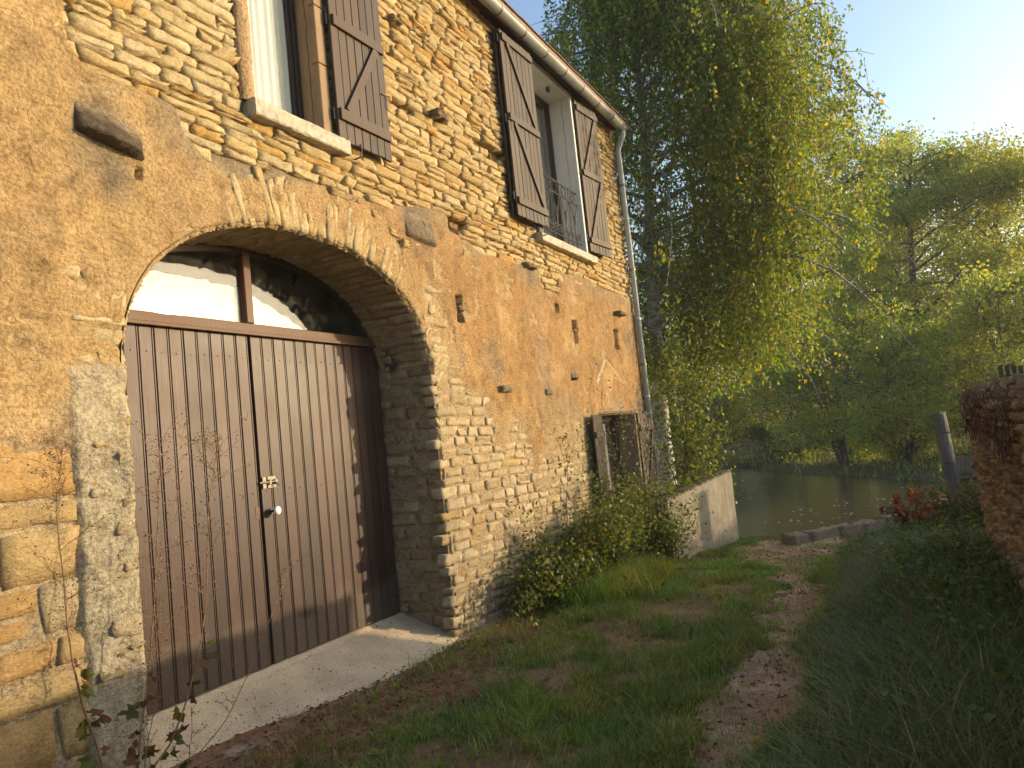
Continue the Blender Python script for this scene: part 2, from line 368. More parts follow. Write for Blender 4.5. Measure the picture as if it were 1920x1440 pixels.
HOLES = [(6.42, 3.77, 0.085, 0.075), (6.39, 2.98, 0.06, 0.06), (6.39, 2.83, 0.055, 0.06), (8.81, 3.18, 0.06, 0.06), (9.33, 3.0, 0.07, 0.07), (9.35, 2.84, 0.05, 0.10), (10.93, 2.92, 0.07, 0.14),
         (5.70, 4.81, 0.11, 0.075), (7.47, 4.86, 0.09, 0.07), (10.98, 5.0, 0.07, 0.07), (9.12, 2.27, 0.09, 0.03), (2.86, 3.33, 0.02, 0.03)]
def zones(x, z):
    x = np.asarray(x, float); z = np.asarray(z, float)
    nz = fbm(x * 2.3, z * 3.1, 4, 3)
    U = sst(-0.05, 0.05, z - np.interp(x, UX, UZ) + nz * 0.10)
    L = sst(-0.30, 0.30, np.interp(x, LX, LZ) - z + nz * 0.65) * sst(5.75, 5.9, x)
    ad = arch_d(x, z)
    ring = sst(0.56, 0.40, ad + nz * 0.12) * sst(2.0, 2.4, z) * sst(3.0, 3.7, x + 0.25 * nz) * (1 - 0.25 * sst(5.2, 5.7, x))
    blk = sst(0.12, -0.12, z - 1.70 + nz * 0.25) * sst(2.44, 2.40, x)
    pil = sst(2.36, 2.39, x + 0.03 * fbm(z * 6, x, 2, 5)) * sst(2.9, 2.8, x) * sst(2.18, 2.10, z + 0.05 * nz)
    jl = sst(0.50, 0.30, ad + 0.15 * nz) * sst(3.4, 2.9, x) * sst(2.05, 2.2, z) * (1 - ring)       # left spandrel by the arch
    return U, L, ring, blk, pil, jl, nz, ad
def wall_out(x, z):
    x = np.asarray(x, float); z = np.asarray(z, float)
    U, L, ring, blk, pil, jl, nz, ad = zones(x, z)
    o = 0.036 + 0.010 * nz + 0.006 * fbm(x * 9, z * 9, 3, 11)
    o = lerp(o, 0.007 + 0.010 * fbm(x * 4, z * 6, 3, 21), L)
    o = lerp(o, 0.011 + 0.016 * fbm(x * 9, z * 3, 3, 22), ring)
    o = lerp(o, 0.012 + 0.010 * nz, jl * 0.8)
    o = lerp(o, 0.007 + 0.008 * fbm(x * 5, z * 5, 3, 23), blk)
    o = lerp(o, 0.048 + 0.030 * fbm(x * 7, z * 7, 4, 24, 0.6), pil)
    # loose, mortared stones above the arch on the left keep more mortar
    mort = -0.070 + 0.045 * sst(5.6, 4.0, x) + 0.012 * fbm(x * 11, z * 11, 3, 25)
    o = lerp(o, mort, U)
    # shallow flaking: small chips lost from the plaster
    chip = sst(0.46, 0.52, fbm(x * 5.3 + 5, z * 5.3, 4, 31)) * (1 - U) * (1 - pil) * (1 - L)
    o = o - 0.014 * chip
    for (hx, hz, a, b) in HOLES:
        q = np.maximum(np.abs(x - hx) / a, np.abs(z - hz) / b) + 0.25 * fbm(x * 14, z * 14, 2, 41)
        o = o - 0.17 * sst(1.1, 0.85, q)
    # the inverted V scar
    for (xa, za, xb, zb, w) in ((9.99, 2.25, 10.40, 2.60, 0.035), (10.40, 2.60, 11.05, 2.25, 0.022)):
        t = np.clip(((x - xa) * (xb - xa) + (z - za) * (zb - za)) / ((xb - xa) ** 2 + (zb - za) ** 2), 0, 1)
        dd = np.hypot(x - xa - t * (xb - xa), z - za - t * (zb - za)) + 0.02 * nz
        o = o - 0.018 * sst(w * 1.2, w * 0.7, dd)
    # arris rounding
    od = open_d(x, z); o = o - 0.03 * sst(0.05, 0.0, od)
    return o
OCHRE = np.array([0.43, 0.255, 0.105]); SAND = np.array([0.52, 0.355, 0.165]); PALE = np.array([0.58, 0.455, 0.28]); GREY = np.array([0.30, 0.255, 0.19])
CEM = np.array([0.50, 0.43, 0.29])
def wall_col(x, z):
    U, L, ring, blk, pil, jl, nz, ad = zones(x, z)
    f = lambda s, k, o=4: fbm(x * k, z * k, o, s)[..., None]
    e = lambda a: np.asarray(a)[..., None]
    c = lerp(SAND, OCHRE, sst(-0.5, 0.45, f(51, 1.1) + e(sst(2.7, 6.0, x)) * 1.1 - 0.45))
    c = lerp(c, SAND * 1.12, sst(-0.1, 0.4, f(52, 3.0)) * 0.6)
    st = sst(-0.05, 0.45, f(53, 1.7) + 0.35 * f(54, 6.0)) * 0.5
    c = lerp(c, GREY, st * e(1 - 0.6 * sst(2.9, 3.3, z)))
    c = lerp(c, np.array([0.42, 0.27, 0.12]), sst(.05, .45, fbm(x * 2.2 + 9, z * 4.5, 4, 57)[..., None]) * .55)
    c = c * (1 + .22 * f(58, 14.0, 3)) * (1 + .16 * f(59, 2.6, 3))
    edge = e(sst(0.45, 0.0, np.interp(x, UX, UZ) - z) * sst(2.9, 3.1, x))
    c = lerp(c, GREY * 1.1, edge * 0.55 * sst(-0.3, 0.4, f(55, 2.5)))
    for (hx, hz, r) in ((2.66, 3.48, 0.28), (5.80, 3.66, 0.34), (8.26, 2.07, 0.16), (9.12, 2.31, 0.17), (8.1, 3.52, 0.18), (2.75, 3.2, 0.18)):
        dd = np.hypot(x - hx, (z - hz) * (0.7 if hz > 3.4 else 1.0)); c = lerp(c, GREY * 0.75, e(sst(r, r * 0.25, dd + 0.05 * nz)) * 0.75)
    c = lerp(c, PALE * np.array([0.82, 0.79, 0.72]), e(L) * 0.85)
    c = lerp(c, SAND * 1.02, e(ring) * 0.8); c = lerp(c, SAND, e(jl) * 0.7)
    c = lerp(c, PALE * .88, e(blk) * 0.9); c = lerp(c, CEM, e(pil))
    c = lerp(c, np.array([0.27, 0.235, 0.175]), e(U * sst(5.6, 4.4, x)) * 0.7); c = lerp(c, np.array([0.36, 0.23, 0.10]), e(U * sst(4.4, 5.6, x)) * 0.8)
    chip = e(sst(0.46, 0.52, fbm(x * 5.3 + 5, z * 5.3, 4, 31)) * (1 - U) * (1 - pil) * (1 - L)); c = lerp(c, PALE, chip * 0.5)
    for (xa, za, xb, zb, w) in ((9.99, 2.25, 10.40, 2.60, 0.035), (10.40, 2.60, 11.05, 2.25, 0.022)):
        t = np.clip(((x - xa) * (xb - xa) + (z - za) * (zb - za)) / ((xb - xa) ** 2 + (zb - za) ** 2), 0, 1)
        dd = np.hypot(x - xa - t * (xb - xa), z - za - t * (zb - za)) + 0.02 * nz
        c = lerp(c, PALE * 1.1, e(sst(w * 1.2, w * 0.7, dd)))
    return np.clip(c, 0, 1)
def gridfaces(nx, nz, keep=None):
    i, j = np.meshgrid(np.arange(nx - 1), np.arange(nz - 1), indexing='ij')
    a = (i * nz + j); F = np.stack([a, a + nz, a + nz + 1, a + 1], -1).reshape(-1, 4)
    return F if keep is None else F[keep.ravel()]
def axis(stops):
    out = [stops[0][0]]
    for (a, st), (b, _) in zip(stops[:-1], stops[1:]):
        n = max(1, int(round((b - a) / st))); out += list(a + (b - a) * (np.arange(n) + 1) / n)
    return np.array(out)
xs = axis([(X0H, 0.05), (1.6, 0.014), (4.6, 0.017), (6.6, 0.024), (9.0, 0.034), (X1H, 0)])
zs = axis([(-0.55, 0.014), (4.0, 0.017), (ZT, 0)])
gx, gz = np.meshgrid(xs, zs, indexing='ij')
oo = wall_out(gx, gz); cc = wall_col(gx, gz)
mx = (gx[:-1, :-1] + gx[1:, 1:]) / 2; mz = (gz[:-1, :-1] + gz[1:, 1:]) / 2
keep = open_d(mx, mz) > -0.004
V = np.stack([gx, -oo, gz], -1).reshape(-1, 3)
cc = cc * 0.76
wall = build('wall', V, gridfaces(len(xs), len(zs), keep), M_PLASTER, house, cc.reshape(-1, 3), True)

# quick look-ups on the same grid
Lg = zones(gx, gz)[1]; Bg = zones(gx, gz)[3]; XG, ZG = xs, zs
def lu(A, x, z): return A[np.clip(np.searchsorted(XG, x), 0, len(XG) - 1), np.clip(np.searchsorted(ZG, z), 0, len(ZG) - 1)]
OG = oo
# ---- stones
SK = 0.76
STONES = []          # (V, F, col, centre, size)
def stone(corners, w, back, mapf, col, nu=6, nv=4, jag=0.008, bev=0.006, rough=0.007, tilt=0.022, tcol=0.10, fall=0.0):
    """corners: 4 (u,v) ccw; w: front height; mapf (u,v,w)->xyz arrays"""
    c = np.array(corners, float)
    a = np.linspace(0, 1, nu); b = np.linspace(0, 1, nv); A, B = np.meshgrid(a, b, indexing='ij')
    # uneven spacing
    A = A + rng.uniform(-0.06, 0.06, A.shape) * (A > 0) * (A < 1); B = B + rng.uniform(-0.09, 0.09, B.shape) * (B > 0) * (B < 1)
    P = (c[0] * ((1 - A) * (1 - B))[..., None] + c[1] * (A * (1 - B))[..., None] + c[2] * (A * B)[..., None] + c[3] * ((1 - A) * B)[..., None])
    ctr = c.mean(0); edge = (A <= 0) | (A >= 1) | (B <= 0) | (B >= 1)
    corner = ((A <= 0) | (A >= 1)) & ((B <= 0) | (B >= 1))
    sh = np.where(edge, rng.uniform(0, jag, A.shape), 0) + np.where(corner, rng.uniform(0.0, 0.8, A.shape) * jag, 0)
    d = ctr - P; d /= np.linalg.norm(d, axis=-1)[..., None] + 1e-6
    P = P + d * sh[..., None]
    W = w + rng.normal(0, rough, A.shape) + (A - .5) * rng.uniform(-tilt, tilt) + (B - .5) * rng.uniform(-tilt, tilt)
    W = W - np.where(edge, rng.uniform(0.0, 1.0, A.shape) ** 1.5 * bev * 1.6, 0)
    W = W - fall * B ** 1.5
    # ring for sides
    ring = [(i, 0) for i in range(nu)] + [(nu - 1, j) for j in range(1, nv)] + [(i, nv - 1) for i in range(nu - 2, -1, -1)] + [(0, j) for j in range(nv - 2, 0, -1)]
    R = np.array(ring); uv = np.concatenate([P.reshape(-1, 2), P[R[:, 0], R[:, 1]]]); ww = np.concatenate([W.ravel(), np.full(len(R), back)])
    V = np.stack(mapf(uv[:, 0], uv[:, 1], ww), -1)
    F = gridfaces(nu, nv); n = nu * nv; k = len(R); f = R[:, 0] * nv + R[:, 1]; q = np.arange(k)
    S = np.stack([f, n + q, n + (q + 1) % k, np.roll(f, -1)], -1)
    cv = np.asarray(col) * SK * (1 + rng.normal(0, tcol * 0.5, (len(V), 1)))
    ce = V[:n].mean(0)
    STONES.append((V, np.concatenate([F, S]), np.clip(cv, 0.01, 1), ce, 0))
fac = lambda u, v, w: (u, -w, v)
def stcol(kind):
    r = rng.random()
    if kind == 'U':
        base = [(0.66, 0.49, 0.24), (0.63, 0.45, 0.20), (0.69, 0.54, 0.29), (0.60, 0.44, 0.22), (0.60, 0.37, 0.13)][rng.choice(5, p=[.40, .24, .2, .1, .06])]
    elif kind == 'UL':
        base = [(0.70, 0.555, 0.30), (0.68, 0.51, 0.25), (0.72, 0.59, 0.35), (0.64, 0.42, 0.15)][rng.choice(4, p=[.45, .22, .25, .08])]
    elif kind == 'L':
        base = [(0.62, 0.49, 0.29), (0.66, 0.53, 0.33), (0.58, 0.45, 0.26), (0.62, 0.44, 0.19)][rng.choice(4, p=[.45, .3, .2, .05])]
    elif kind == 'B':
        base = [(0.58, 0.37, 0.15), (0.60, 0.43, 0.20), (0.63, 0.50, 0.29)][rng.choice(3, p=[.4, .35, .25])]
    else:
        base = [(0.58, 0.45, 0.26), (0.63, 0.51, 0.31), (0.52, 0.39, 0.21)][rng.choice(3, p=[.5, .3, .2])]
    return np.array(base) * rng.uniform(0.80, 1.0)
def wav(x, z): return 0.035 * fbm(x * 0.55, z * 0.8, 2, 61) + 0.012 * vn(x * 2.3, z * 2, 62)
def row_free(za, zb, xa, xb, pad_arch):
    """free x intervals of the course between za and zb"""
    X = np.arange(xa, xb, 0.02); ok = np.ones(len(X), bool)
    for zq in (za + 0.015, (za + zb) / 2, zb - 0.015):
        zq2 = zq
        ok &= arch_d(X, np.full(len(X), zq2)) > pad_arch(X)
        for w, pd in zip(WIN, ((0.12, 0.14), (0.03, 0.03), (0.04, 0.10))):
            inz = (zq > w[2] - 0.10) & (zq < w[3] + 0.07)
            if inz: ok &= (X < w[0] - pd[0]) | (X > w[1] + pd[1])
    iv = []; st = None
    for x, o in zip(X, ok):
        if o and st is None: st = x
        if not o and st is not None: iv.append((st, x - 0.02)); st = None
    if st is not None: iv.append((st, xb))
    return iv
def lay(xa, xb, za, zb, hr, lr, kindf, outf, gap, pad, want, jag=0.005, bev=0.006):
    z = za
    while z < zb:
        h = rng.uniform(*hr); 
        for (a, b) in row_free(z, z + h, xa, xb, pad):
            x = a + (rng.uniform(-lr[1] * .5, 0) if a <= xa + 0.03 else 0)
            while x < b - 0.05:
                l = rng.uniform(*lr) * (1.25 if rng.random() < .15 else 1)
                if b - x - l < lr[0] * 0.6: l = b - x
                x2 = min(x + l, b); cxm = (x + x2) / 2; czm = z + h / 2
                # some courses are two thin stones
                parts = [(z, z + h)]
                if h > hr[0] * 1.3 and rng.random() < 0.12: 
                    k = z + h * rng.uniform(.4, .6); parts = [(z, k), (k, z + h)]
                for (p0, p1) in parts:
                    if want(cxm, (p0 + p1) / 2):
                        g = gap * rng.uniform(.6, 1.5, 4); d0 = wav(x, czm); d1 = wav(x2, czm)
                        sk = rng.uniform(-0.020, 0.020, 2)
                        o = outf(cxm, (p0 + p1) / 2)
                        xx = np.linspace(x, x2, 4); po = lu(OG, np.repeat(xx, 2), np.tile([p0 + .3 * (p1 - p0), p0 + .7 * (p1 - p0)], 4))
                        if o > po.min() - 0.002 and not any(abs(cxm - hx) < (x2 - x) / 2 + ha * .5 and abs((p0 + p1) / 2 + d0 - hz) < hb * 1.0 for hx, hz, ha, hb in HOLES):
                            stone([(x + g[0] + sk[0], p0 + g[1] + d0), (x2 - g[2] + sk[1], p0 + g[1] + d1 + rng.uniform(-.006, .006)), (x2 - g[2] - sk[1], p1 - g[3] + d1 + rng.uniform(-.008, .004)), (x + g[0] - sk[0], p1 - g[3] + d0)],
                                  o, -0.09, fac, stcol(kindf(cxm, czm)), jag=jag, bev=bev, rough=0.008 if gap < .005 else .004)
                x = x2
        z += h
ringpad = lambda X: np.where((X > 3.3) & (X < 5.9), 0.42, 0.30)
# upper bare stonework
lay(2.42, X1H, 3.30, ZT - 0.02, (0.058, 0.098), (0.15, 0.40), lambda x, z: 'UL' if x < 4.6 + 0.7 * vn(z * 2, x, 9) else 'U',
    lambda x, z: rng.uniform(0.002, 0.034) if x > 5.2 else rng.uniform(0.004, 0.026), 0.0045, ringpad,
    lambda x, z: True)
NU = len(STONES)
# lower flush stonework right of the arch
lay(5.84, X1H, -0.45, 3.25, (0.075, 0.12), (0.15, 0.36), lambda x, z: 'L', lambda x, z: 0.012 + rng.uniform(-0.003, 0.008), 0.005, lambda X: np.full(len(X), 0.0),
    lambda x, z: lu(Lg, x, z) > 0.25 and not (z > np.interp(x, UX, UZ)), jag=0.014, bev=0.005)
# big blocks at the lower left
lay(X0H, 2.40, -0.5, 1.85, (0.12, 0.30), (0.26, 0.52), lambda x, z: 'B', lambda x, z: 0.017 + rng.uniform(-0.002, 0.009), 0.010, lambda X: np.full(len(X), 0.0),
    lambda x, z: lu(Bg, x, z) > 0.3, jag=0.016, bev=0.006)
# left jamb stones between pilaster and arch spring, and chips in the spandrel
lay(2.40, 2.76, 2.12, 2.70, (0.07, 0.15), (0.16, 0.32), lambda x, z: 'UL', lambda x, z: float(lu(OG, x, z)) + rng.uniform(-0.004, 0.005), 0.007, lambda X: np.full(len(X), 0.0), lambda x, z: True, jag=0.018, bev=0.005)
for q in range(26):
    x = rng.uniform(2.39, 2.66); z = rng.uniform(-0.1, 2.05); l = rng.uniform(.08, .22); h = rng.uniform(.05, .10)
    stone([(x, z), (min(x + l, 2.70), z + rng.uniform(-.03, .03)), (min(x + l, 2.70), z + h), (x, z + h)], float(wall_out(x + l / 2, z + h / 2)) + rng.uniform(-.008, .004), -0.02, fac, stcol('L') * .9, jag=0.02)
# voussoirs: thin stones set radially round the arch
s = S_SPR + 0.30
while s < ASL - S_SPR - 0.02:
    wdt = rng.uniform(0.045, 0.10); x, z, nx, nz_ = [float(k) for k in arch_at(s)]; x2, z2, nx2, nz2 = [float(k) for k in arch_at(s + wdt)]
    H = rng.uniform(0.30, 0.47); ins = rng.uniform(-0.012, 0.015)
    # towards the springing the stones lean less than the arc's radius
    tgt = np.array([CX, ZS - 0.9])
    def dirv(px, pz):
        v = np.array([px, pz]) - tgt; return v / np.linalg.norm(v)
    d1 = dirv(x, z); d2 = dirv(x2, z2); g = 0.005
    p = np.array([(x, z) - d1 * ins, (x2, z2) - d2 * ins, (x2, z2) + d2 * H, (x, z) + d1 * (H + rng.uniform(-.05, .05))])
    ce = p.mean(0); p = p + (ce - p) * np.array([0.05, 0.03])
    cov = wall_out(ce[0], ce[1]); o = 0.014 + rng.uniform(-0.010, 0.014)
    if ce[0] > 3.5: stone([p[0], p[1], p[2], p[3]][::1], float(max(o, 0.0)), -0.09, fac, stcol('UL') * np.array([.97, .95, .92]), nu=4, nv=7, jag=0.008, bev=0.005, rough=0.006, fall=0.022)
    s += wdt
# reveal of the arch: mortar bed, then stones
DEPTH = 0.66
ss = np.arange(0, ASL + 0.001, 0.022); yy = np.linspace(-0.012, DEPTH, 34)
gs, gy = np.meshgrid(ss, yy, indexing='ij'); ax_, az_, anx, anz = arch_at(gs)
ow = -0.004 + 0.012 * fbm(gs * 5, gy * 5, 3, 71) - 0.02 * sst(0.03, -0.012, gy)
Vr = np.stack([ax_ + anx * ow, gy, az_ + anz * ow], -1).reshape(-1, 3)
cr = lerp(np.array([0.50, 0.40, 0.25]), np.array([0.40, 0.31, 0.19]), sst(-.4, .4, fbm(gs * 3, gy * 3, 3, 72))[..., None])
patch = sst(0.13, 0.08, np.hypot((az_ - 2.42) * .8, gy - 0.43) + .05 * fbm(gs * 8, gy * 8, 3, 73)) * (gs > ASL / 2); cr = lerp(cr, np.array([.13, .11, .09]), patch[..., None])
build('arch_reveal', Vr, gridfaces(len(ss), len(yy)), M_PLASTER, wall, cr.reshape(-1, 3) * .8, True)
def revmap(s_, y_, w):
    x, z, nx, nz_ = arch_at(s_); return (x + nx * w, y_, z + nz_ * w)
s = ASL
while s > 0.35:
    side = s > ASL - S_SPR - 0.15 or s < S_SPR + 0.15
    h = rng.uniform(0.085, 0.135) if side else rng.uniform(0.05, 0.10)
    y = 0.0 
    while y < DEPTH - 0.02:
        l = rng.uniform(0.17, 0.36) if side else rng.uniform(0.25, 0.5)
        if DEPTH - y - l < 0.12: l = DEPTH - y
        g = rng.uniform(.006, .014) if side else 0.004
        inpatch = side and s > ASL / 2 and math.hypot((arch_at(s - h / 2)[1] - 2.42) * .8, y + l / 2 - 0.43) < 0.12
        if not inpatch:
            y0 = y + g if y > 0 else 0.002
            stone([(s - h + g, y0), (s - g, y0), (s - g, y + l - g), (s - h + g, y + l - g)], 0.003 + rng.uniform(-.005, .009) - (0.004 if not side else 0), -0.06, revmap, stcol('R') * np.array([.95, .92, .88]),
                  nu=4, nv=6, jag=0.010, bev=0.007, rough=0.005)
        y += l
    s -= h
# projecting corbels and stubs
def corbel(x0, x1, z0, z1, o, col, mapf=fac, taper=0.7):
    nu, nv = 8, 6
    c = np.array([(x0, z0), (x1, z0 - 0.0), (x1, z1), (x0, z1)])
    stone(c, o, -0.05, mapf, col, nu=8, nv=6, jag=min(x1 - x0, z1 - z0) * 0.22, bev=o * 0.35, rough=0.008, tilt=0.03)
DK = np.array([0.25, 0.195, 0.13])
STUB0 = len(STONES)
def fillet(x0, x1, z0, z1, tiltz, o, c0, c1):
    # corbel whose mortared top slopes out of the wall and ends in a sharp lower edge
    nu, nv = 26, 16; A, B = np.meshgrid(np.linspace(0, 1, nu), np.linspace(0, 1, nv), indexing='ij'); x = lerp(x0, x1, A); z = lerp(z0, z1, B) + tiltz * (A - .5)
    side = np.clip(1 - np.abs(A * 2 - 1) ** 3.2, 0, 1) ** .7; prof = np.where(B < .12, (B / .12) ** .6 * .25 + .75, ((1 - B) / .88) ** 1.25); base_ = wall_out(x, z) - .012
    w = base_ + o * side * prof * (1 + .16 * fbm(x * 13, z * 13, 3, 91)) + .008 * fbm(x * 30, z * 30, 2, 92); w[:, 0] = base_[:, 0] - .02; w[0] = base_[0] - .02; w[-1] = base_[-1] - .02
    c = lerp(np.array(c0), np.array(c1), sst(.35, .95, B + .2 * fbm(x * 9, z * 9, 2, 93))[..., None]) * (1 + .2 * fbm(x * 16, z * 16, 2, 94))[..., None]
    V = np.stack([x, -w, z], -1).reshape(-1, 3); STONES.append((V, gridfaces(nu, nv), np.clip(c.reshape(-1, 3), .01, 1), V.mean(0), 0))
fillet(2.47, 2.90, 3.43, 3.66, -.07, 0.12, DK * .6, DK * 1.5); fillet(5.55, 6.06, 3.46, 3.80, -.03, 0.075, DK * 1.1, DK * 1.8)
corbel(6.18, 6.44, 4.84, 4.92, 0.12, DK * 1.6); corbel(7.02, 7.26, 2.05, 2.13, 0.10, DK * 1.9); corbel(8.17, 8.36, 2.03, 2.11, 0.06, DK * 1.4)
corbel(9.02, 9.24, 2.27, 2.33, 0.05, DK * 1.4); corbel(10.95, 11.32, 3.31, 3.37, 0.14, DK * 1.3); corbel(7.95, 8.24, 3.58, 3.65, 0.10, DK * 1.6)
corbel(6.33, 6.46, 2.87, 2.93, 0.06, DK * 1.8); corbel(5.62, 5.80, 5.60, 5.66, 0.08, DK * 2); corbel(9.28, 9.40, 2.90, 2.95, 0.05, PALE)
STUB1 = len(STONES)
# rank by size in the picture
def px_area(V):
    c = (V - CAM) @ RW.T; zc = -c[:, 2]
    if (zc < 0.3).any(): return 0.0
    u = 960 + 1400 * c[:, 0] / zc; v = 720 - 1400 * c[:, 1] / zc
    if u.max() < 0 or u.min() > 1920 or v.max() < 0 or v.min() > 1440: return 0.0
    return (u.max() - u.min()) * (v.max() - v.min())
ar = np.array([px_area(s_[0][:24]) for s_ in STONES]); order = np.argsort(-ar)
single = set(order[:296 - (STUB1 - STUB0)].tolist()) | set(range(STUB0, STUB1))
for i in sorted(single):
    V, F, c, ce, _ = STONES[i]
    if STUB0 <= i < STUB1: build('projecting_stone', V, F, M_ROUGH, wall, c, True, ce)
    else: build('stone', V, F, M_STONE, wall, c, False, ce)
rest = [i for i in range(len(STONES)) if i not in single]
off = 0; vs = []; fs = []; cs = []
for i in rest:
    V, F, c, ce, _ = STONES[i]; vs.append(V); fs.append(F + off); cs.append(c); off += len(V)
tag(build('stonework', np.concatenate(vs), np.concatenate(fs), M_STONE, wall, np.concatenate(cs)), kind='stuff')
print('stones', len(STONES))

# ---- body of the house behind the facade
b = MB(); YB = 7.0; th = 0.5
b.box((X1H - th, 0.02, -0.5), (X1H - 0.005, YB, ZT), 0)                    # river gable
b.box((X0H, 0.02, -0.5), (X0H + th, YB, ZT), 0); b.box((X0H, YB - th, -0.5), (X1H, YB + 0.01, ZT + .01), 0)
b.add([(X1H - .2, 0.0, ZT), (X1H - .2, YB, ZT), (X1H - .2, YB / 2, 9.2)], [(0, 1, 2)]); b.add([(X0H + .2, 0.0, ZT), (X0H + .2, YB, ZT), (X0H + .2, YB / 2, 9.2)], [(0, 2, 1)])
b.cur = (0.5, 0.38, 0.2); o_ = b
build('gable_walls', np.concatenate(b.v), b.f, M_PLASTER, house, np.tile([0.5, 0.38, 0.22], (b.n, 1)))
b = MB(); b.box((X0H + th, 0.7, 3.35), (X1H - th, YB - th, 3.5)); b.box((X0H + th, 0.72, -0.5), (X1H - th, YB - th, -0.05)); b.box((X0H + th, 0.4, 6.45), (X1H - th, YB - th, 6.55))
b.box((2.2, 1.6, -0.1), (7.5, 1.7, 3.3)); b.box((3.2, 1.3, 3.5), (11.2, 1.4, 6.4)); b.box((9.0, 0.9, -0.1), (11.4, 1.0, 3.3))
b.build('inner_floors', M_DARK, house)

# ---- roof, tiles, gutter, downspout
b = MB(); sl = (9.25 - 6.68) / (YB / 2 + 0.3)
def rp(x, y, dz=0): return (x, y, 6.68 + (y + 0.3) * sl + dz)
b.add([rp(X0H - .2, -.28), rp(X1H + .1, -.28), rp(X1H + .1, YB / 2), rp(X0H - .2, YB / 2)] + [rp(X0H - .2, -.28, -.09), rp(X1H + .1, -.28, -.09), rp(X1H + .1, YB / 2, -.09), rp(X0H - .2, YB / 2, -.09)],
      [(0, 1, 2, 3), (7, 6, 5, 4), (0, 4, 5, 1), (1, 5, 6, 2), (3, 7, 4, 0)])
zr = rp(0, YB / 2)[2]
b.add([(X0H - .2, YB / 2, zr), (X1H + .1, YB / 2, zr), (X1H + .1, YB + .3, 6.6), (X0H - .2, YB + .3, 6.6)], [(0, 1, 2, 3)])
roof = b.build('roof', M_TILE, house)
tm = None
for r in range(2):
    x = 3.0 + 0.09 * r
    while x < X1H + 0.05:
        b = MB(); y0 = -0.30 + r * 0.16; w = 0.168; dz = 0.022 + rng.uniform(-.006, .006)
        b.add([rp(x, y0, dz), rp(x + w, y0, dz + rng.uniform(-.006, .006)), rp(x + w, y0 + .24, dz), rp(x, y0 + .24, dz), rp(x, y0, dz - .016), rp(x + w, y0, dz - .016), rp(x + w, y0 + .24, dz - .016), rp(x, y0 + .24, dz - .016)],
              [(0, 1, 2, 3), (7, 6, 5, 4), (0, 4, 5, 1), (1, 5, 6, 2), (2, 6, 7, 3), (3, 7, 4, 0)])
        b.build('roof_tile', M_TILE, roof, origin=rp(x, y0)); x += 0.175
b = MB(); GY, GZ, GR = -0.235, 6.585, 0.078
def halfpipe(b, xa, xb, r, t, y=GY, z=GZ, n=12):
    V = []
    for x in (xa, xb):
        for rr in (r, r - t):
            for k in range(n + 1):
                a = math.pi + math.pi * k / n; V.append((x, y + rr * math.cos(a), z + rr * math.sin(a)))
    m_ = n + 1; F = []
    for k in range(n):
        F += [(k, k + 1, 2 * m_ + k + 1, 2 * m_ + k), (m_ + k + 1, m_ + k, 3 * m_ + k, 3 * m_ + k + 1), (k + 1, k, m_ + k, m_ + k + 1), (2 * m_ + k, 2 * m_ + k + 1, 3 * m_ + k + 1, 3 * m_ + k)]
    F += [(0, 2 * m_, 3 * m_, m_), (n, m_ + n, 3 * m_ + n, 2 * m_ + n)]
    b.add(V, F)
halfpipe(b, X0H - .2, 11.95, GR, 0.004); b.tube([(X0H - .2, GY - GR, GZ + .004), (11.95, GY - GR, GZ + .004)], 0.010, 8)
b.add([(11.95, GY + GR * math.cos(math.pi + math.pi * k / 10), GZ + GR * math.sin(math.pi + math.pi * k / 10)) for k in range(11)], [tuple(range(11))])
gutter = b.build('gutter', M_ZINC, house, True)
x = 2.6
while x < 11.9:
    b = MB(); halfpipe(b, x, x + 0.022, GR + 0.005, 0.004); b.build('gutter_bracket', M_STEEL, gutter, False, (x, GY, GZ)); x += 0.62
b = MB(); b.tube([(11.88, GY, GZ - GR + .01), (11.88, GY, GZ - .13), (11.89, GY + .03, GZ - .19), (11.93, -.125, GZ - .30), (11.94, -.10, GZ - .36), (11.94, -.10, -0.35)], 0.046, 14)
for z in (5.0, 3.3, 2.0): b.tube([(11.94, -.10, z), (11.94, -.10, z + .05)], 0.052, 14)
down = b.build('downspout', M_PIPE, house, True)
for z in (5.6, 4.15, 2.55, 0.9):
    b = MB(); b.tube([(11.94, -.10, z), (11.94, -.10, z + .03)], 0.056, 12); b.box((11.93, -.06, z + .005), (11.95, 0.02, z + .025)); b.build('pipe_clip', M_STEEL, down, False, (11.94, -.1, z))
b = MB(); b.box((X0H, -0.10, ZT - 0.01), (X1H, 0.3, ZT + 0.06)); b.build('eaves_board', M_BEAM, house)
for k in range(17):
    x = 0.4 + k * 0.7; b = MB(); b.box((x, -0.20, ZT + .05), (x + .08, 0.25, ZT + .11)); b.build('rafter_end', M_BEAM, house, False, (x, -.2, ZT))

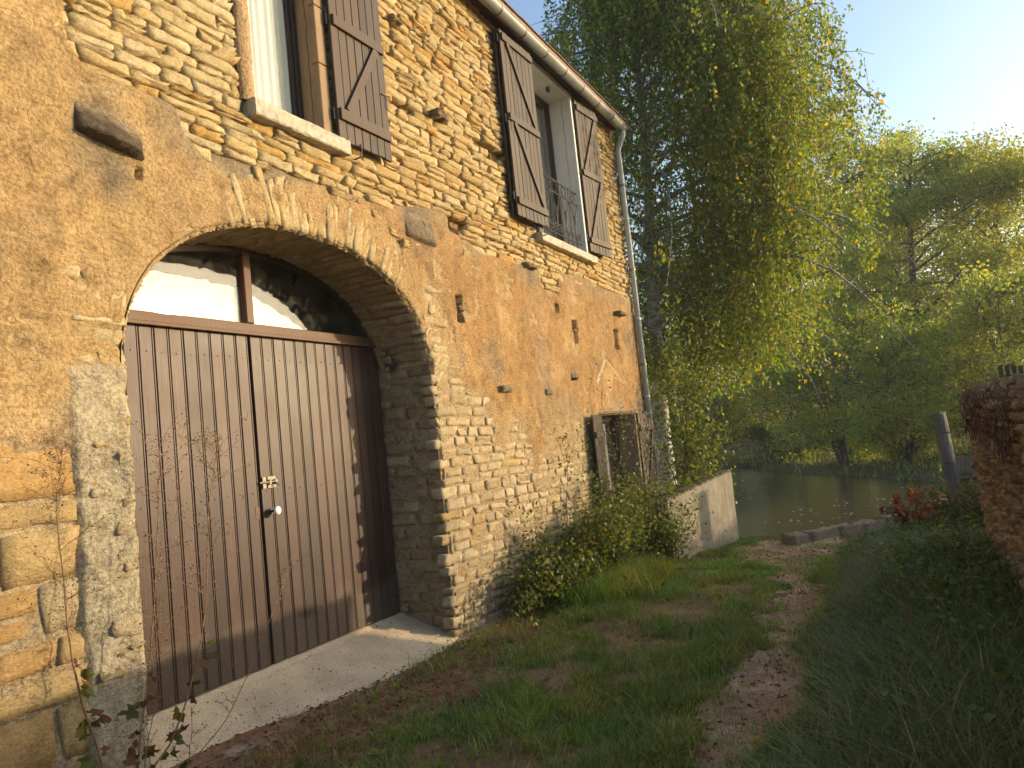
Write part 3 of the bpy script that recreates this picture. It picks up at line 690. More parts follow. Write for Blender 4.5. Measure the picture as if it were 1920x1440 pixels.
# ================================================================== OPENINGS
def qbox(name, lo, hi, mat_, parent, bev=0.0, xf=None):
    b = MB(); b.box(lo, hi, bev, xf); c = (np.array(lo) + np.array(hi)) / 2
    if xf is not None: c = xf(c)
    return b.build(name, mat_, parent, False, c)
def shutter(hx, z0, z1, width, n, rails, braces, theta=0.0, side=1, off=0.055, label=None, thick=0.028, hinge_z=(), latch=None, hy=0.0, gaps=None, mt=None):
    mt = mt or M_SHUT
    """hinge at X=hx; opens towards +X (side=1) or -X; theta: angle off the wall"""
    ct, st = math.cos(theta), math.sin(theta)
    def xf(p):      # local u (from hinge), w (towards the street), v
        u, w, v = p; w = w + off
        return np.array([hx + side * (u * ct - w * st * 0), hy - (w * ct + u * st), v])
    b = MB()
    for (za, zb) in rails: b.box((0.02, thick, za), (width - 0.015, thick + 0.026, zb), 0.004, xf)
    for (u0, v0, u1, v1) in braces:
        d = np.array([u1 - u0, v1 - v0]); L_ = np.linalg.norm(d); d /= L_; nrm = np.array([-d[1], d[0]]) * 0.035
        P = [np.array([u0, v0]) - nrm, np.array([u1, v1]) - nrm, np.array([u1, v1]) + nrm, np.array([u0, v0]) + nrm]
        V = [xf((p[0], w, p[1])) for w in (thick - .001, thick + 0.024) for p in P]
        b.add(V, [(0, 3, 2, 1), (4, 5, 6, 7), (0, 1, 5, 4), (1, 2, 6, 5), (2, 3, 7, 6), (3, 0, 4, 7)])
    sh = b.build('shutter', mt, house, False, xf((width / 2, 0, z0)))
    if label: sh['label'] = label
    pw = width / n
    for i in range(n):
        if gaps and i in gaps: continue
        jz = rng.uniform(-.004, .004)
        qbox('plank', (i * pw + .0015, 0, z0 + jz), ((i + 1) * pw - .0015, thick + rng.uniform(-.0015, .0015), z1 + jz), mt, sh, 0.005, xf)
    for z in hinge_z:
        b = MB(); b.tube([xf((-.012, .0, z - .05)), xf((-.012, .0, z + .05))], 0.011, 8); b.box((-.01, -.006, z - .02), (.03, .004, z + .02), 0, xf); b.build('hinge', M_IRON, sh, False, xf((0, 0, z)))
    if latch:
        u, v = latch; b = MB(); b.tube([xf((u - .05, thick + .012, v)), xf((u + .03, thick + .014, v)), xf((u + .045, thick + .03, v - .01))], .006, 6)
        for k in range(5): b.tube([xf((u + .02 + .012 * math.cos(q), thick + .016, v - .03 - k * .022 + .012 * math.sin(q))) for q in np.linspace(0, 2 * math.pi, 9)], .0028, 5)
        b.build('latch', M_STEEL, sh, False, xf((u, thick, v)))
    return sh
def sill(w, xa, xb, zt, h, prot, parent, label=None):
    xs_ = np.linspace(xa, xb, 26); V = []; 
    prof = [(0.16, zt + .012), (-prot + .012, zt), (-prot, zt - .012), (-prot, zt - h + .01), (-prot + .01, zt - h), (0.05, zt - h)]
    for x in xs_:
        for (y, z) in prof: V.append((x, y + rng.normal(0, .0022), z + rng.normal(0, .0022)))
    n = len(prof); F = [(i * n + j, i * n + j + 1, (i + 1) * n + j + 1, (i + 1) * n + j) for i in range(25) for j in range(n - 1)]
    F += [tuple(range(n))[::-1], tuple(range(25 * n, 26 * n))]
    return build('window_sill', np.array(V), F, M_SILL, parent, None, False, ((xa + xb) / 2, 0, zt))
def window(w, fy, fw, mats, panelx=None, panel=M_CURT, panel_y=0.10, mull=(), label=None, reveal=M_WHITE, jl=True):
    x0, x1, z0, z1 = w; b = MB()
    b.box((x0, fy, z0), (x0 + fw, fy + .06, z1), .004); b.box((x1 - fw, fy, z0), (x1, fy + .06, z1), .004)
    b.box((x0 + fw, fy + .002, z1 - fw), (x1 - fw, fy + .058, z1), .004); b.box((x0 + fw, fy + .002, z0), (x1 - fw, fy + .058, z0 + fw), .004)
    for mx_ in mull: b.box((mx_ - fw * .9, fy + .004, z0 + fw), (mx_ + fw * .9, fy + .056, z1 - fw), .004)
    o = b.build('window', mats, house, False, ((x0 + x1) / 2, fy, z0))
    if label: o['label'] = label
    # inner casement, glass, something pale behind
    b = MB(); e = fw; f2 = 0.035
    xa, xb = x0 + e, x1 - e
    b.box((xa, fy + .02, z0 + e), (xa + f2, fy + .05, z1 - e), .003); b.box((xb - f2, fy + .02, z0 + e), (xb, fy + .05, z1 - e), .003)
    b.box((xa + f2, fy + .021, z1 - e - f2), (xb - f2, fy + .049, z1 - e), .003); b.box((xa + f2, fy + .021, z0 + e), (xb - f2, fy + .049, z0 + e + f2), .003)
    b.build('frame', mats, o, False, (xa, fy, z0))
    qbox('pane', (xa + f2, fy + .033, z0 + e + f2), (xb - f2, fy + .037, z1 - e - f2), M_GLASS2, o)
    if panel is M_CURT:
        cx_ = np.linspace(x0 + .01, x1 - .01, 60); cy_ = fy + panel_y + .012 + .010 * np.sin(cx_ * 95 + 1.5 * np.sin(cx_ * 23)) ; cz_ = (z0 + .01, (z0 + z1) / 2, z1 - .01); V = np.array([(a_, b_ + .003 * math.sin(k_ * 2 + a_ * 40), c_) for k_, c_ in enumerate(cz_) for a_, b_ in zip(cx_, cy_)]); q_ = np.arange(59); build('curtain', V, np.concatenate([np.stack([r_ * 60 + q_, r_ * 60 + q_ + 1, r_ * 60 + 61 + q_, r_ * 60 + 60 + q_], -1) for r_ in (0, 1)]), panel, o, None, True, (x0, fy, z0))
    elif panel: qbox('curtain', (x0 + .01, fy + panel_y, z0 + .01), (x1 - .01 if panelx is None else panelx, fy + panel_y + .012, z1 - .01), panel, o)
    # reveal
    b = MB(); t = .10
    b.box((x0 - t, 0.03, z0 - .05), (x0, fy + .2, z1 + .05)); b.box((x1, 0.03, z0 - .05), (x1 + t, fy + .2, z1 + .05)); b.box((x0 - t + .001, 0.031, z1), (x1 + t - .001, fy + .199, z1 + t)); b.box((x0 - t + .001, .06, z0 - t), (x1 + t - .001, fy + .198, z0 - .001))
    b.build('reveal', reveal, o, False, (x0, 0, z0))
    return o
# --- window over the arch
w1 = window(WIN[0], 0.17, 0.05, M_FRAME, label='upper window with a white curtain over the arch', panel_y=.045, reveal=M_JAMB)
sill(WIN[0], 3.775, 4.80, 4.13, 0.125, 0.10, w1)
z = 4.12; k = 0
while z < 5.85:           # dressed sandstone jamb blocks on the right
    h = (0.62, 0.50, 0.62)[k % 3]; qbox('jamb_stone', (4.568, -0.028, z + .004), (4.675, 0.17, z + h - .004), M_JAMB, w1, .006); z += h; k += 1
b = MB(); V = []
zz = np.linspace(4.12, 5.85, 60)
lx = 3.735 + 0.012 * fbm(zz * 5, zz * 0, 3, 81)
for i, z in enumerate(zz):
    V += [(lx[i], 0.01, z), (lx[i] + .008, -.022 + .004 * rng.normal(), z), (3.81, -.03 + .004 * rng.normal(), z), (3.848, -.026 + .003 * rng.normal(), z), (3.856, -.012, z), (3.856, .05, z)]
F = [(i * 6 + j, i * 6 + j + 1, (i + 1) * 6 + j + 1, (i + 1) * 6 + j) for i in range(59) for j in range(5)]
build('jamb_band', np.array(V), F, M_PLASTER, w1, np.tile([0.44, 0.30, 0.165], (len(V), 1)), True, (3.8, 0, 4.5))
shutter(4.685, 4.115, 5.72, 0.69, 7, [(5.10, 5.195), (4.285, 4.385)], [(0.13, 4.385, 0.57, 5.10)], 0.02, 1, hinge_z=(4.33, 5.15), latch=(0.655, 4.72), label='ledged shutter folded back beside the upper window over the arch')
b = MB(); b.tube([(4.93, .02, 4.02), (4.93, -.09, 4.03), (4.935, -.10, 4.08), (4.935, -.10, 4.14)], .007, 6); b.build('shutter_stop', M_IRON, w1, False, (4.93, 0, 4.05))
# --- tall window under the eaves
w2 = window(WIN[1], 0.30, 0.055, M_FRAME, mull=(9.30,), panel=M_GREYP, panel_y=.14, label='tall white rimmed window under the gutter')
sill(WIN[1], 8.41, 10.30, 4.10, 0.11, 0.12, w2)
b = MB(); b.box((8.50, -.045, 6.50), (10.16, 0.03, 6.575), .004); b.box((10.09, -.043, 4.11), (10.145, .03, 6.498), .004); b.build('white_rim', M_WHITE, w2, False, (9.3, 0, 6.5))
R2 = [(4.30, 4.39), (5.33, 5.42), (6.33, 6.42)]
shutter(7.76, 4.16, 6.47, 0.80, 8, R2, [(.14, 5.33, .72, 4.39), (.14, 6.33, .72, 5.42)], 0.03, 1, off=.105, label='left shutter of the tall window, folded thick against the wall', hinge_z=(4.4, 5.35, 6.35), latch=(0.05, 5.34))
shutter(7.745, 4.165, 6.465, 0.80, 8, [(4.6, 4.68)], [], 0.02, 1, off=.05, label='rear leaf of the folded left shutter', hinge_z=())
shutter(10.165, 4.17, 6.50, 0.70, 7, R2, [(.10, 4.39, .60, 5.33), (.10, 5.42, .60, 6.33)], 0.10, 1, off=.05, hinge_z=(4.38, 5.38, 6.38), latch=(.66, 5.25), label='right shutter of the tall window, next to the downspout')
b = MB(); b.tube([(8.44, .02, 4.04), (8.44, -.17, 4.05), (8.45, -.18, 4.10), (8.45, -.18, 4.17)], .007, 6); b.build('shutter_stop', M_IRON, w2, False, (8.44, 0, 4.05))
b = MB(); b.box((9.55, .06, 6.43), (9.63, .10, 6.497), .01); b.build('lamp_sensor', M_IRON, w2, False, (9.6, .08, 6.45))
# railing
RY = 0.03
b = MB(); b.tube([(8.52, RY, 5.04), (10.09, RY, 5.04)], .012, 8); b.tube([(8.52, RY, 4.86), (10.09, RY, 4.86)], .010, 8); b.tube([(8.52, RY, 4.27), (10.09, RY, 4.27)], .010, 8)
rail = b.build('railing', M_IRON, house, False, (9.3, RY, 4.2)); rail['label'] = 'black wrought iron window railing with scrolls'
def arcpts(cx, cz, r, a0, a1, n=14): return [(cx + r * math.cos(a), RY, cz + r * math.sin(a)) for a in np.linspace(a0, a1, n)]
def spiral(cx, cz, r0, r1, a0, a1, n=26): return [(cx + lerp(r0, r1, k / (n - 1)) * math.cos(lerp(a0, a1, k / (n - 1))), RY, cz + lerp(r0, r1, k / (n - 1)) * math.sin(lerp(a0, a1, k / (n - 1)))) for k in range(n)]
pit = 1.57 / 5
for k in range(5):
    xc = 8.52 + pit * (k + .5)
    b = MB(); b.tube(arcpts(xc, 4.95, .075, 0, 2 * math.pi, 20), .0075, 6); b.build('ring', M_IRON, rail, False, (xc, RY, 4.95))
    b = MB(); b.tube([(xc, RY, 4.12), (xc, RY, 4.27), (xc, RY, 4.62)], .007, 6); b.tube([(xc, RY, 4.60), (xc, RY, 4.63), (xc, RY, 4.66), (xc, RY, 4.68)], [.012, .02, .014, .004], 8); b.build('bar', M_IRON, rail, False, (xc, RY, 4.4))
    if k: b = MB(); b.tube([(xc - pit / 2, RY, 4.12), (xc - pit / 2, RY, 5.04)], .007, 6); b.build('bar', M_IRON, rail, False, (xc - pit / 2, RY, 4.6))
    for sg in (-1, 1):      # lyre shaped scrolls
        sp = spiral(xc + sg * .075, 4.36, .015, .075, 0 if sg > 0 else math.pi, (3.0 * math.pi + 0.0) if sg > 0 else math.pi - 3.0 * math.pi, 30)
        end = np.array(sp[-1]); top = np.array([xc - sg * 0.13 + sg * .0, RY, 4.85])
        cur = [tuple(end * (1 - t) ** 2 + 2 * t * (1 - t) * np.array([end[0] - sg * .01, RY, 4.62]) + t * t * top) for t in np.linspace(.1, 1, 9)]
        b = MB(); b.tube(sp + cur, .0065, 5); b.build('scroll', M_IRON, rail, False, (xc, RY, 4.4))
# --- low window in the bushes
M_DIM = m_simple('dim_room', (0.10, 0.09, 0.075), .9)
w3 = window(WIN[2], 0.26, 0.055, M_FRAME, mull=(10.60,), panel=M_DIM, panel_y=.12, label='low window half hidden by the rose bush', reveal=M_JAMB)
sill(WIN[2], 9.78, 11.45, 0.20, 0.12, 0.06, w3)
z = 0.21; k = 0
while z < 1.75:
    h = (0.38, 0.44, 0.36, 0.36)[k % 4]; qbox('jamb_stone', (11.352, -0.05, z + .003), (11.47, 0.26, z + h - .003), M_JAMB, w3, .006); z += h; k += 1
b = MB(); b.box((9.75, -.035, 1.772), (11.55, .26, 1.80), .004); b.build('lintel', M_SHUT, w3, False, (10.7, 0, 1.78))
for k, (bx, bw) in enumerate(((9.93, .13), (10.10, .11), (10.30, .12))): qbox('loose_board', (bx, .07 + .02 * k, .23), (bx + bw, .092 + .02 * k, 1.74 - .05 * k), M_OLDWOOD, w3, .004)
shutter(9.83, 0.22, 1.76, 0.46, 5, [(0.45, .53), (1.45, 1.53)], [], 0.10, -1, off=.06, label='left shutter of the low window behind rose shoots, bush shade in its colour', hinge_z=(.5, 1.5), mt=M_FRAME)  # the darker frame material stands in for bush shade on this shutter
shutter(11.40, 0.10, 1.77, 0.60, 6, [(0.34, .42), (1.48, 1.57)], [(.10, .42, .50, 1.48)], 0.10, 1, off=.05, hinge_z=(.4, 1.5), latch=(.56, 0.9), label='right shutter of the low window, standing off the house corner')
# ================================================================== ARCHED DOOR
DY = 0.60
def door_leaf(xa, xb, n, label):
    b = MB()
    for z in (0.25, 1.25, 2.3): b.box((xa + .05, DY + .036, z), (xb - .05, DY + .07, z + .14))
    leaf = b.build('barn_door_leaf', M_DOOR, house, False, ((xa + xb) / 2, DY, 0)); leaf['label'] = label
    pw = (xb - xa) / n
    for i in range(n):
        a = xa + i * pw; c = a + pw - .002; jit = rng.uniform(-.0015, .0015); y = DY + jit
        # profile: chamfer, flat board, bead between two grooves
        pr = [(a, y + .034), (a, y + .008), (a + .004, y + .001), (c - .022, y), (c - .019, y + .008), (c - .016, y + .008), (c - .013, y + .001), (c - .006, y + .001), (c - .003, y + .008), (c, y + .012), (c, y + .034)]
        z0 = 0.022 + rng.uniform(-.002, .002); z1 = 2.545
        V = [(p[0], p[1], z) for z in np.linspace(z0, z1, 3) for p in pr]; k = len(pr)
        F = [(r * k + j, r * k + j + 1, (r + 1) * k + j + 1, (r + 1) * k + j) for r in range(2) for j in range(k - 1)] + [tuple(range(k))[::-1], tuple(range(2 * k, 3 * k))]
        build('plank', np.array(V), F, M_DOOR, leaf, None, False, (a + pw / 2, y, z0))
        if i % 1 == 0:
            for z in (0.32, 1.32, 2.37):
                b = MB(); b.tube([(a + .05, y + .002, z + rng.uniform(-.01, .01)), (a + .05, y - .0025, z)], [.006, .003], 6)
                b.build('nail_head', M_IRON, leaf, False, (a, y, z))
    return leaf
lfL = door_leaf(2.66, 4.190, 13, 'left leaf of the brown plank barn door')
lfR = door_leaf(4.214, 5.80, 13, 'right leaf of the brown plank barn door with white knob')
b = MB(); b.box((4.17, DY + .04, .02), (4.23, DY + .075, 2.545)); b.build('door_stop', M_DARK, lfL, False, (4.2, DY, 1))
# bolt, knob, keyhole
b = MB(); yb = DY - .004
b.box((4.225, yb - .004, 1.345), (4.262, yb, 1.435), .001); b.box((4.275, yb - .005, 1.345), (4.36, yb, 1.375), .001); b.box((4.275, yb - .005, 1.405), (4.36, yb, 1.435), .001)
b.box((4.275, yb - .024, 1.372), (4.30, yb - .001, 1.412), .003); b.box((4.335, yb - .024, 1.372), (4.36, yb - .001, 1.412), .003)
bolt = b.build('bolt_plate', M_STEEL, lfR, False, (4.3, yb, 1.39))
b = MB(); b.tube([(4.185, yb - .013, 1.392), (4.375, yb - .013, 1.392)], .009, 10); b.tube([(4.33, yb - .013, 1.392), (4.34, yb - .04, 1.375), (4.36, yb - .045, 1.36)], .006, 8); b.build('sliding_bolt', M_STEEL, lfR, False, (4.3, yb, 1.392))
b = MB(); b.tube([(4.3, DY, 1.165), (4.3, DY - .006, 1.165)], .026, 16); b.tube([(4.3, DY - .005, 1.165), (4.3, DY - .05, 1.165)], [.010, .008], 10); b.build('knob_rose', M_IRON, lfR, False, (4.3, DY, 1.165))
b = MB(); ky = DY - .045; b.tube([(4.3, ky, 1.165), (4.3, ky - .004, 1.165), (4.3, ky - .012, 1.165), (4.3, ky - .024, 1.165), (4.3, ky - .034, 1.165), (4.3, ky - .038, 1.165)], [.012, .024, .034, .034, .024, .006], 18); b.build('knob', M_PORC, lfR, True, (4.3, ky, 1.165))
b = MB(); b.box((4.135, DY - .004, 1.12), (4.172, DY + .001, 1.215), .002); b.box((4.150, DY - .0055, 1.15), (4.157, DY - .0035, 1.175), 0); b.build('keyhole_plate', M_BEAM, lfL, False, (4.15, DY, 1.17))
# transom: beam, mullion, arched frame, panes, white panel behind
b = MB(); b.box((2.60, DY - .028, 2.552), (5.86, DY + .06, 2.645), .006); b.box((2.60, DY - .045, 2.548), (5.86, DY - .0285, 2.575), .004)
tr = b.build('transom_window', M_BEAM, house, False, (CX, DY, 2.6)); tr['label'] = 'arched fanlight over the barn door'
qbox('mullion', (4.175, DY - .026, 2.646), (4.255, DY + .05, 3.30), M_BEAM, tr, .008)
ao = np.linspace(S_SPR + .25, ASL - S_SPR - .25, 60); V = []
for s in ao:
    x, z, nx, nz_ = [float(q) for q in arch_at(s)]
    V += [(x - nx * .05, DY - .01, z - nz_ * .05), (x + nx * .045, DY - .01, z + nz_ * .045), (x + nx * .045, DY + .06, z + nz_ * .045), (x - nx * .05, DY + .06, z - nz_ * .05)]
F = [(i * 4 + j, i * 4 + (j + 1) % 4, (i + 1) * 4 + (j + 1) % 4, (i + 1) * 4 + j) for i in range(59) for j in range(4)]
build('arch_frame', np.array(V), F, M_FRAME, tr, None, False, (CX, DY, 3))
def fanpane(name, xa, xb, y, m_, lower=2.646):
    xx = np.linspace(xa, xb, 24); zz = []
    for x in xx: zz.append(ZS + BB * max(0, 1 - (abs(x - CX) / AA) ** NE) ** (1 / NE))
    V = []; n = len(xx)
    for yy_ in (y, y + .004):
        V += [(x, yy_, lower) for x in xx] + [(x, yy_, max(z - .02, lower + .002)) for x, z in zip(xx, zz)]
    F = [(i, i + 1, n + i + 1, n + i) for i in range(n - 1)] + [(2 * n + i + 1, 2 * n + i, 3 * n + i, 3 * n + i + 1) for i in range(n - 1)]
    return build(name, np.array(V), F, m_, tr, None, False, ((xa + xb) / 2, y, 2.8))
fanpane('pane', 2.75, 4.176, DY + .02, M_GLASS); fanpane('pane', 4.254, 5.78, DY + .02, M_GLASS)
xx = np.linspace(2.72, 5.06, 70); zt_ = np.interp(xx, [2.7, 3.318, 3.751, 4.146, 4.357, 4.696, 4.9, 5.06], [2.90, 2.955, 2.956, 2.937, 2.878, 2.735, 2.655, 2.58]) + .010 * vn(xx * 22, xx * 0, 6) + .006 * rng.normal(size=70)  # white panel's top edge is cut along the arch's shadow line
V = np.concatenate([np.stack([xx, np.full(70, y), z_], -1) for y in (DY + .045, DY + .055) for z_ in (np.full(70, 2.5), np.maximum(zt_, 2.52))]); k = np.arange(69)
build('sunlit_panel_part', V, np.concatenate([np.stack([k, k + 1, 70 + k + 1, 70 + k], -1), np.stack([140 + k + 1, 140 + k, 210 + k, 210 + k + 1], -1), np.stack([70 + k, 70 + k + 1, 210 + k + 1, 210 + k], -1)]), M_CURT, tr, None, False, (CX, DY + .05, 2.7))
fanpane('backing_panel', 2.72, 5.80, DY + .30, M_DARK, 2.5)  # dark sheet stands in for the shaded part above the cut edge

# ================================================================== GROUND, RIVER
def far_d(x, y): return np.maximum((x - 36.5) * 0.56 - (y - 2.8) * 0.83, x - 41.5)
def near_edge(y): return lerp(12.75, 19.5, sst(-.75, -0.35, y))
def terr(x, y):
    x = np.asarray(x, float); y = np.asarray(y, float)
    z = -0.22 - 0.25 * sst(6.5, 12.4, x) + 0.025 * fbm(x * 1.1, y * 1.1, 3, 101) + 0.012 * fbm(x * 5, y * 5, 3, 102)
    z = z + 0.10 * sst(-3.2, -4.3, y) * sst(1, 3, x) * sst(12, 9, x) - 0.03 * sst(0.35, 0.0, np.abs(y + 2.8 - 0.7 * sst(7, 11.5, x))) * sst(3, 5, x)
    e = np.maximum(np.minimum(x - 12.75 - 5.0 * sst(-3.5, -4.1, y), .235 * x - 3.75 - y), x - 21); z = lerp(z, -1.9 + 0.1 * fbm(x, y, 2, 103), sst(0.0, 0.9, e))
    f = far_d(x, y); zb = -0.75 + 0.04 * np.clip(f, 0, 60) + 0.15 * fbm(x * .4, y * .4, 3, 104)
    z = lerp(z, zb, sst(-1.2, 0.8, f) * (x > 18))
    return z
def path_w(x, y):
    yc = -2.8 + 0.7 * sst(7, 11.5, x) + 0.10 * fbm(x * 1.7, y * 0, 2, 105)
    w = 0.19 + 0.10 * vn(x * 1.3, 3, 106) + 0.5 * sst(9, 12, x)
    return sst(w + 0.12, w - 0.10, np.abs(y - yc) + 0.16 * fbm(x * 4, y * 4, 3, 107)) * sst(2.5, 4, x) * sst(12.9, 12.4, x)
def litter_w(x, y): return sst(-1.15, -0.55, y + 0.3 * fbm(x * 2, y * 2, 3, 108) + 0.25 * sst(3.4, 2.4, x)) * sst(8.3, 6.2, x)
tx = axis([(-25, 1.2), (0, 0.2), (2.4, 0.05), (8, 0.07), (13.5, 0.2), (22, 1.0), (60, 8), (260, 0)]); ty = axis([(-160, 10), (-30, 1.5), (-7, 0.15), (-4.6, 0.05), (0.75, 0.3), (3, 2.0), (25, 10), (160, 0)])
gx, gy = np.meshgrid(tx, ty, indexing='ij'); gzz = terr(gx, gy)
gcol = np.tile(np.array([0.30, 0.205, 0.125]), gx.shape + (1,))
lw = litter_w(gx, gy)[..., None]; gcol = lerp(gcol, np.array([0.35, 0.21, 0.13]), lw)
gcol = lerp(gcol, np.array([0.46, 0.40, 0.32]), lw * sst(0.25, 0.5, fbm(gx * 2.2, gy * 2.2, 4, 110))[..., None] * 0.8)
gcol = lerp(gcol, np.array([0.15, 0.125, 0.06]), (1 - lw) * sst(-0.2, 0.3, fbm(gx * 1.6, gy * 1.6, 3, 111))[..., None] * 0.7)
gcol = lerp(gcol, np.array([0.09, 0.085, 0.03]), ((gx > 17) * 1.0)[..., None] * 0.8)
ground = build('ground', np.stack([gx, gy, gzz], -1).reshape(-1, 3), gridfaces(len(tx), len(ty)), M_GROUND, None, gcol.reshape(-1, 3), True); tag(ground, kind='structure')
# trodden path: a thin sheet over the ground
px_ = np.arange(2.6, 12.8, 0.045); py_ = np.arange(-3.5, -1.0, 0.045); gx, gy = np.meshgrid(px_, py_, indexing='ij'); pw = path_w(gx, gy)
mxp = path_w((gx[:-1, :-1] + gx[1:, 1:]) / 2, (gy[:-1, :-1] + gy[1:, 1:]) / 2)
pz = np.maximum(terr(gx, gy), terr(gx + .05, gy)) + 0.006 * sst(0.2, 0.6, pw) + 0.004
pc = lerp(np.array([0.40, 0.265, 0.165]), np.array([0.52, 0.385, 0.26]), sst(-.3, .4, fbm(gx * 3, gy * 3, 4, 112))[..., None])
pth = build('dirt_path', np.stack([gx, gy, pz], -1).reshape(-1, 3), gridfaces(len(px_), len(py_), mxp > 0.35), M_GROUND, None, pc.reshape(-1, 3), True); tag(pth, kind='structure')
# concrete ramp in front of the door
rx = np.linspace(2.55, 5.95, 90); ry = np.linspace(-0.16, 0.64, 30); gx, gy = np.meshgrid(rx, ry, indexing='ij')
fe = np.interp(rx, [2.5, 3.0, 3.33, 3.64, 3.9, 4.24, 4.5, 5.0, 5.7, 5.95], [.19, .21, .24, .20, .09, .0, -.09, -.12, -.03, .0]) + 0.03 * fbm(rx * 4, rx * 0, 3, 113); gy = fe[:, None] + (gy + 0.16) / 0.80 * (0.64 - fe[:, None])
tt = np.clip((0.575 - gy) / (0.575 - fe[:, None]), -.2, 1); rz = np.where(gy > .577, .011, np.interp(tt, [0, .12, 1.0], [-.012, -.03, -.212])) + 0.004 * fbm(gx * 4, gy * 4, 3, 114)
rz[:, 0] -= 0.10
rp_ = build('concrete_ramp', np.stack([gx, gy, rz], -1).reshape(-1, 3), gridfaces(90, 30), M_SLAB, None, None, True); tag(rp_, kind='structure')
def ramp_z(x, y): 
    f_ = np.interp(x, rx, fe); return np.interp(np.clip((0.575 - y) / (0.575 - f_), 0, 1), [0, .12, 1.0], [-.012, -.03, -.212])
# water
wx = axis([(11.5, 1.0), (90, 0)]); wy = axis([(-60, 3.0), (70, 0)]); gx, gy = np.meshgrid(wx, wy, indexing='ij')
wt = build('river_water', np.stack([gx, gy, np.full(gx.shape, -1.0)], -1).reshape(-1, 3), gridfaces(len(wx), len(wy)), M_WATER, None, None, True); tag(wt, kind='structure')

# small white flecks stand in for sparkles on the water
r_ = np.random.default_rng(19); fx = r_.uniform(13, 34, 900); fy = r_.uniform(-7, 2.6, 900); k_ = (far_d(fx, fy) < -1) & (fbm(fx * .25, fy * .5, 3, 20) > -.1); fx = fx[k_]; fy = fy[k_]; V = []; 
for a_, b_ in zip(fx, fy):
    s_ = r_.uniform(.012, .05); q_ = r_.uniform(0, 6.28, 1)[0]; V += [(a_ + s_ * math.cos(q_ + t_) * (1 if i_ % 2 else .6), b_ + s_ * math.sin(q_ + t_), -.994) for i_, t_ in enumerate((0, 1.57, 3.14, 4.71))]
tag(build('sparkle_flecks', np.array(V), np.arange(len(V)).reshape(-1, 4), M_WHITE), 'small white flecks standing in for sparkles on the river', 'sparkles', kind='stuff')
# ================================================================== WALLS BY THE LANE
# garden wall on the right, parallel to the house
gw = empty('garden_wall', (6, -4.7, -0.2), 'rough brown dry stone garden wall with root covered top at the right edge', 'wall')
WY, WX1, WZ = -4.44, 9.0, 1.46
def gwbulge(u, v): return 0.05 * fbm(u * .8, v * .9, 3, 121) + 0.05 * sst(0.9, -0.2, v) * 0 + 0.03 * sst(1.2, 1.5, v)
ux = axis([(-0.5, 0.1), (4, 0.04), (WX1, 0)]); uz = np.arange(-0.5, WZ + .05, 0.035); gx, gz2 = np.meshgrid(ux, uz, indexing='ij')
oy = WY - 0.035 + gwbulge(gx, gz2) + 0.012 * fbm(gx * 9, gz2 * 9, 3, 122)
core = build('wall_core', np.stack([gx, oy, gz2], -1).reshape(-1, 3), gridfaces(len(ux), len(uz))[:, ::-1].copy(), M_PLASTER, gw, np.tile([0.30, 0.21, 0.125], (gx.size, 1)), True)
b = MB(); b.box((-0.5, -4.98, -0.5), (WX1 - 0.05, WY - 0.11, WZ)); build('wall_fill', np.concatenate(b.v), b.f, M_PLASTER, gw, np.tile([0.3, 0.22, 0.14], (b.n, 1)))
SAVE = STONES; STONES = []; SK = 1.0
gmap = lambda u, v, w: (u, WY + w + gwbulge(u, v), v)
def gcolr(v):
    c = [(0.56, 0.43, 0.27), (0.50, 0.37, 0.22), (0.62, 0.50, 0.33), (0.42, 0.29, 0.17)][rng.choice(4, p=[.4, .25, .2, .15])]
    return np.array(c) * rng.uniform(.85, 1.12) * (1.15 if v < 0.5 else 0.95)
z = -0.45
while z < WZ - 0.05:
    h = rng.uniform(0.05, 0.095); x = -0.5 + rng.uniform(0, .1)
    while x < WX1 - 0.03:
        l = rng.uniform(0.07, 0.22); x2 = min(x + l, WX1); g = rng.uniform(.004, .012); d = .012 * vn(x * 2, z * 3, 123)
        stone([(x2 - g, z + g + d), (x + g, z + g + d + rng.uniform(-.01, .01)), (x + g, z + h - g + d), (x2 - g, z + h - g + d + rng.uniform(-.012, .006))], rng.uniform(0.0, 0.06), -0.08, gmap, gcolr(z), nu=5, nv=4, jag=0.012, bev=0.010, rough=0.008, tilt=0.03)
        x = x2
    z += h
# stones of the wall's end, towards the river
emap = lambda u, v, w: (WX1 - 0.06 + w, u, v)
z = -0.45
while z < WZ:
    h = rng.uniform(.06, .11); y = -4.98
    while y < WY - .02:
        l = rng.uniform(.12, .3); y2 = min(y + l, WY - .01); stone([(y + .006, z + .005), (y2 - .006, z + .005), (y2 - .006, z + h - .005), (y + .006, z + h - .005)], rng.uniform(0, .05), -.08, emap, gcolr(z), nu=5, nv=4, jag=.016, bev=.02); y = y2
    z += h
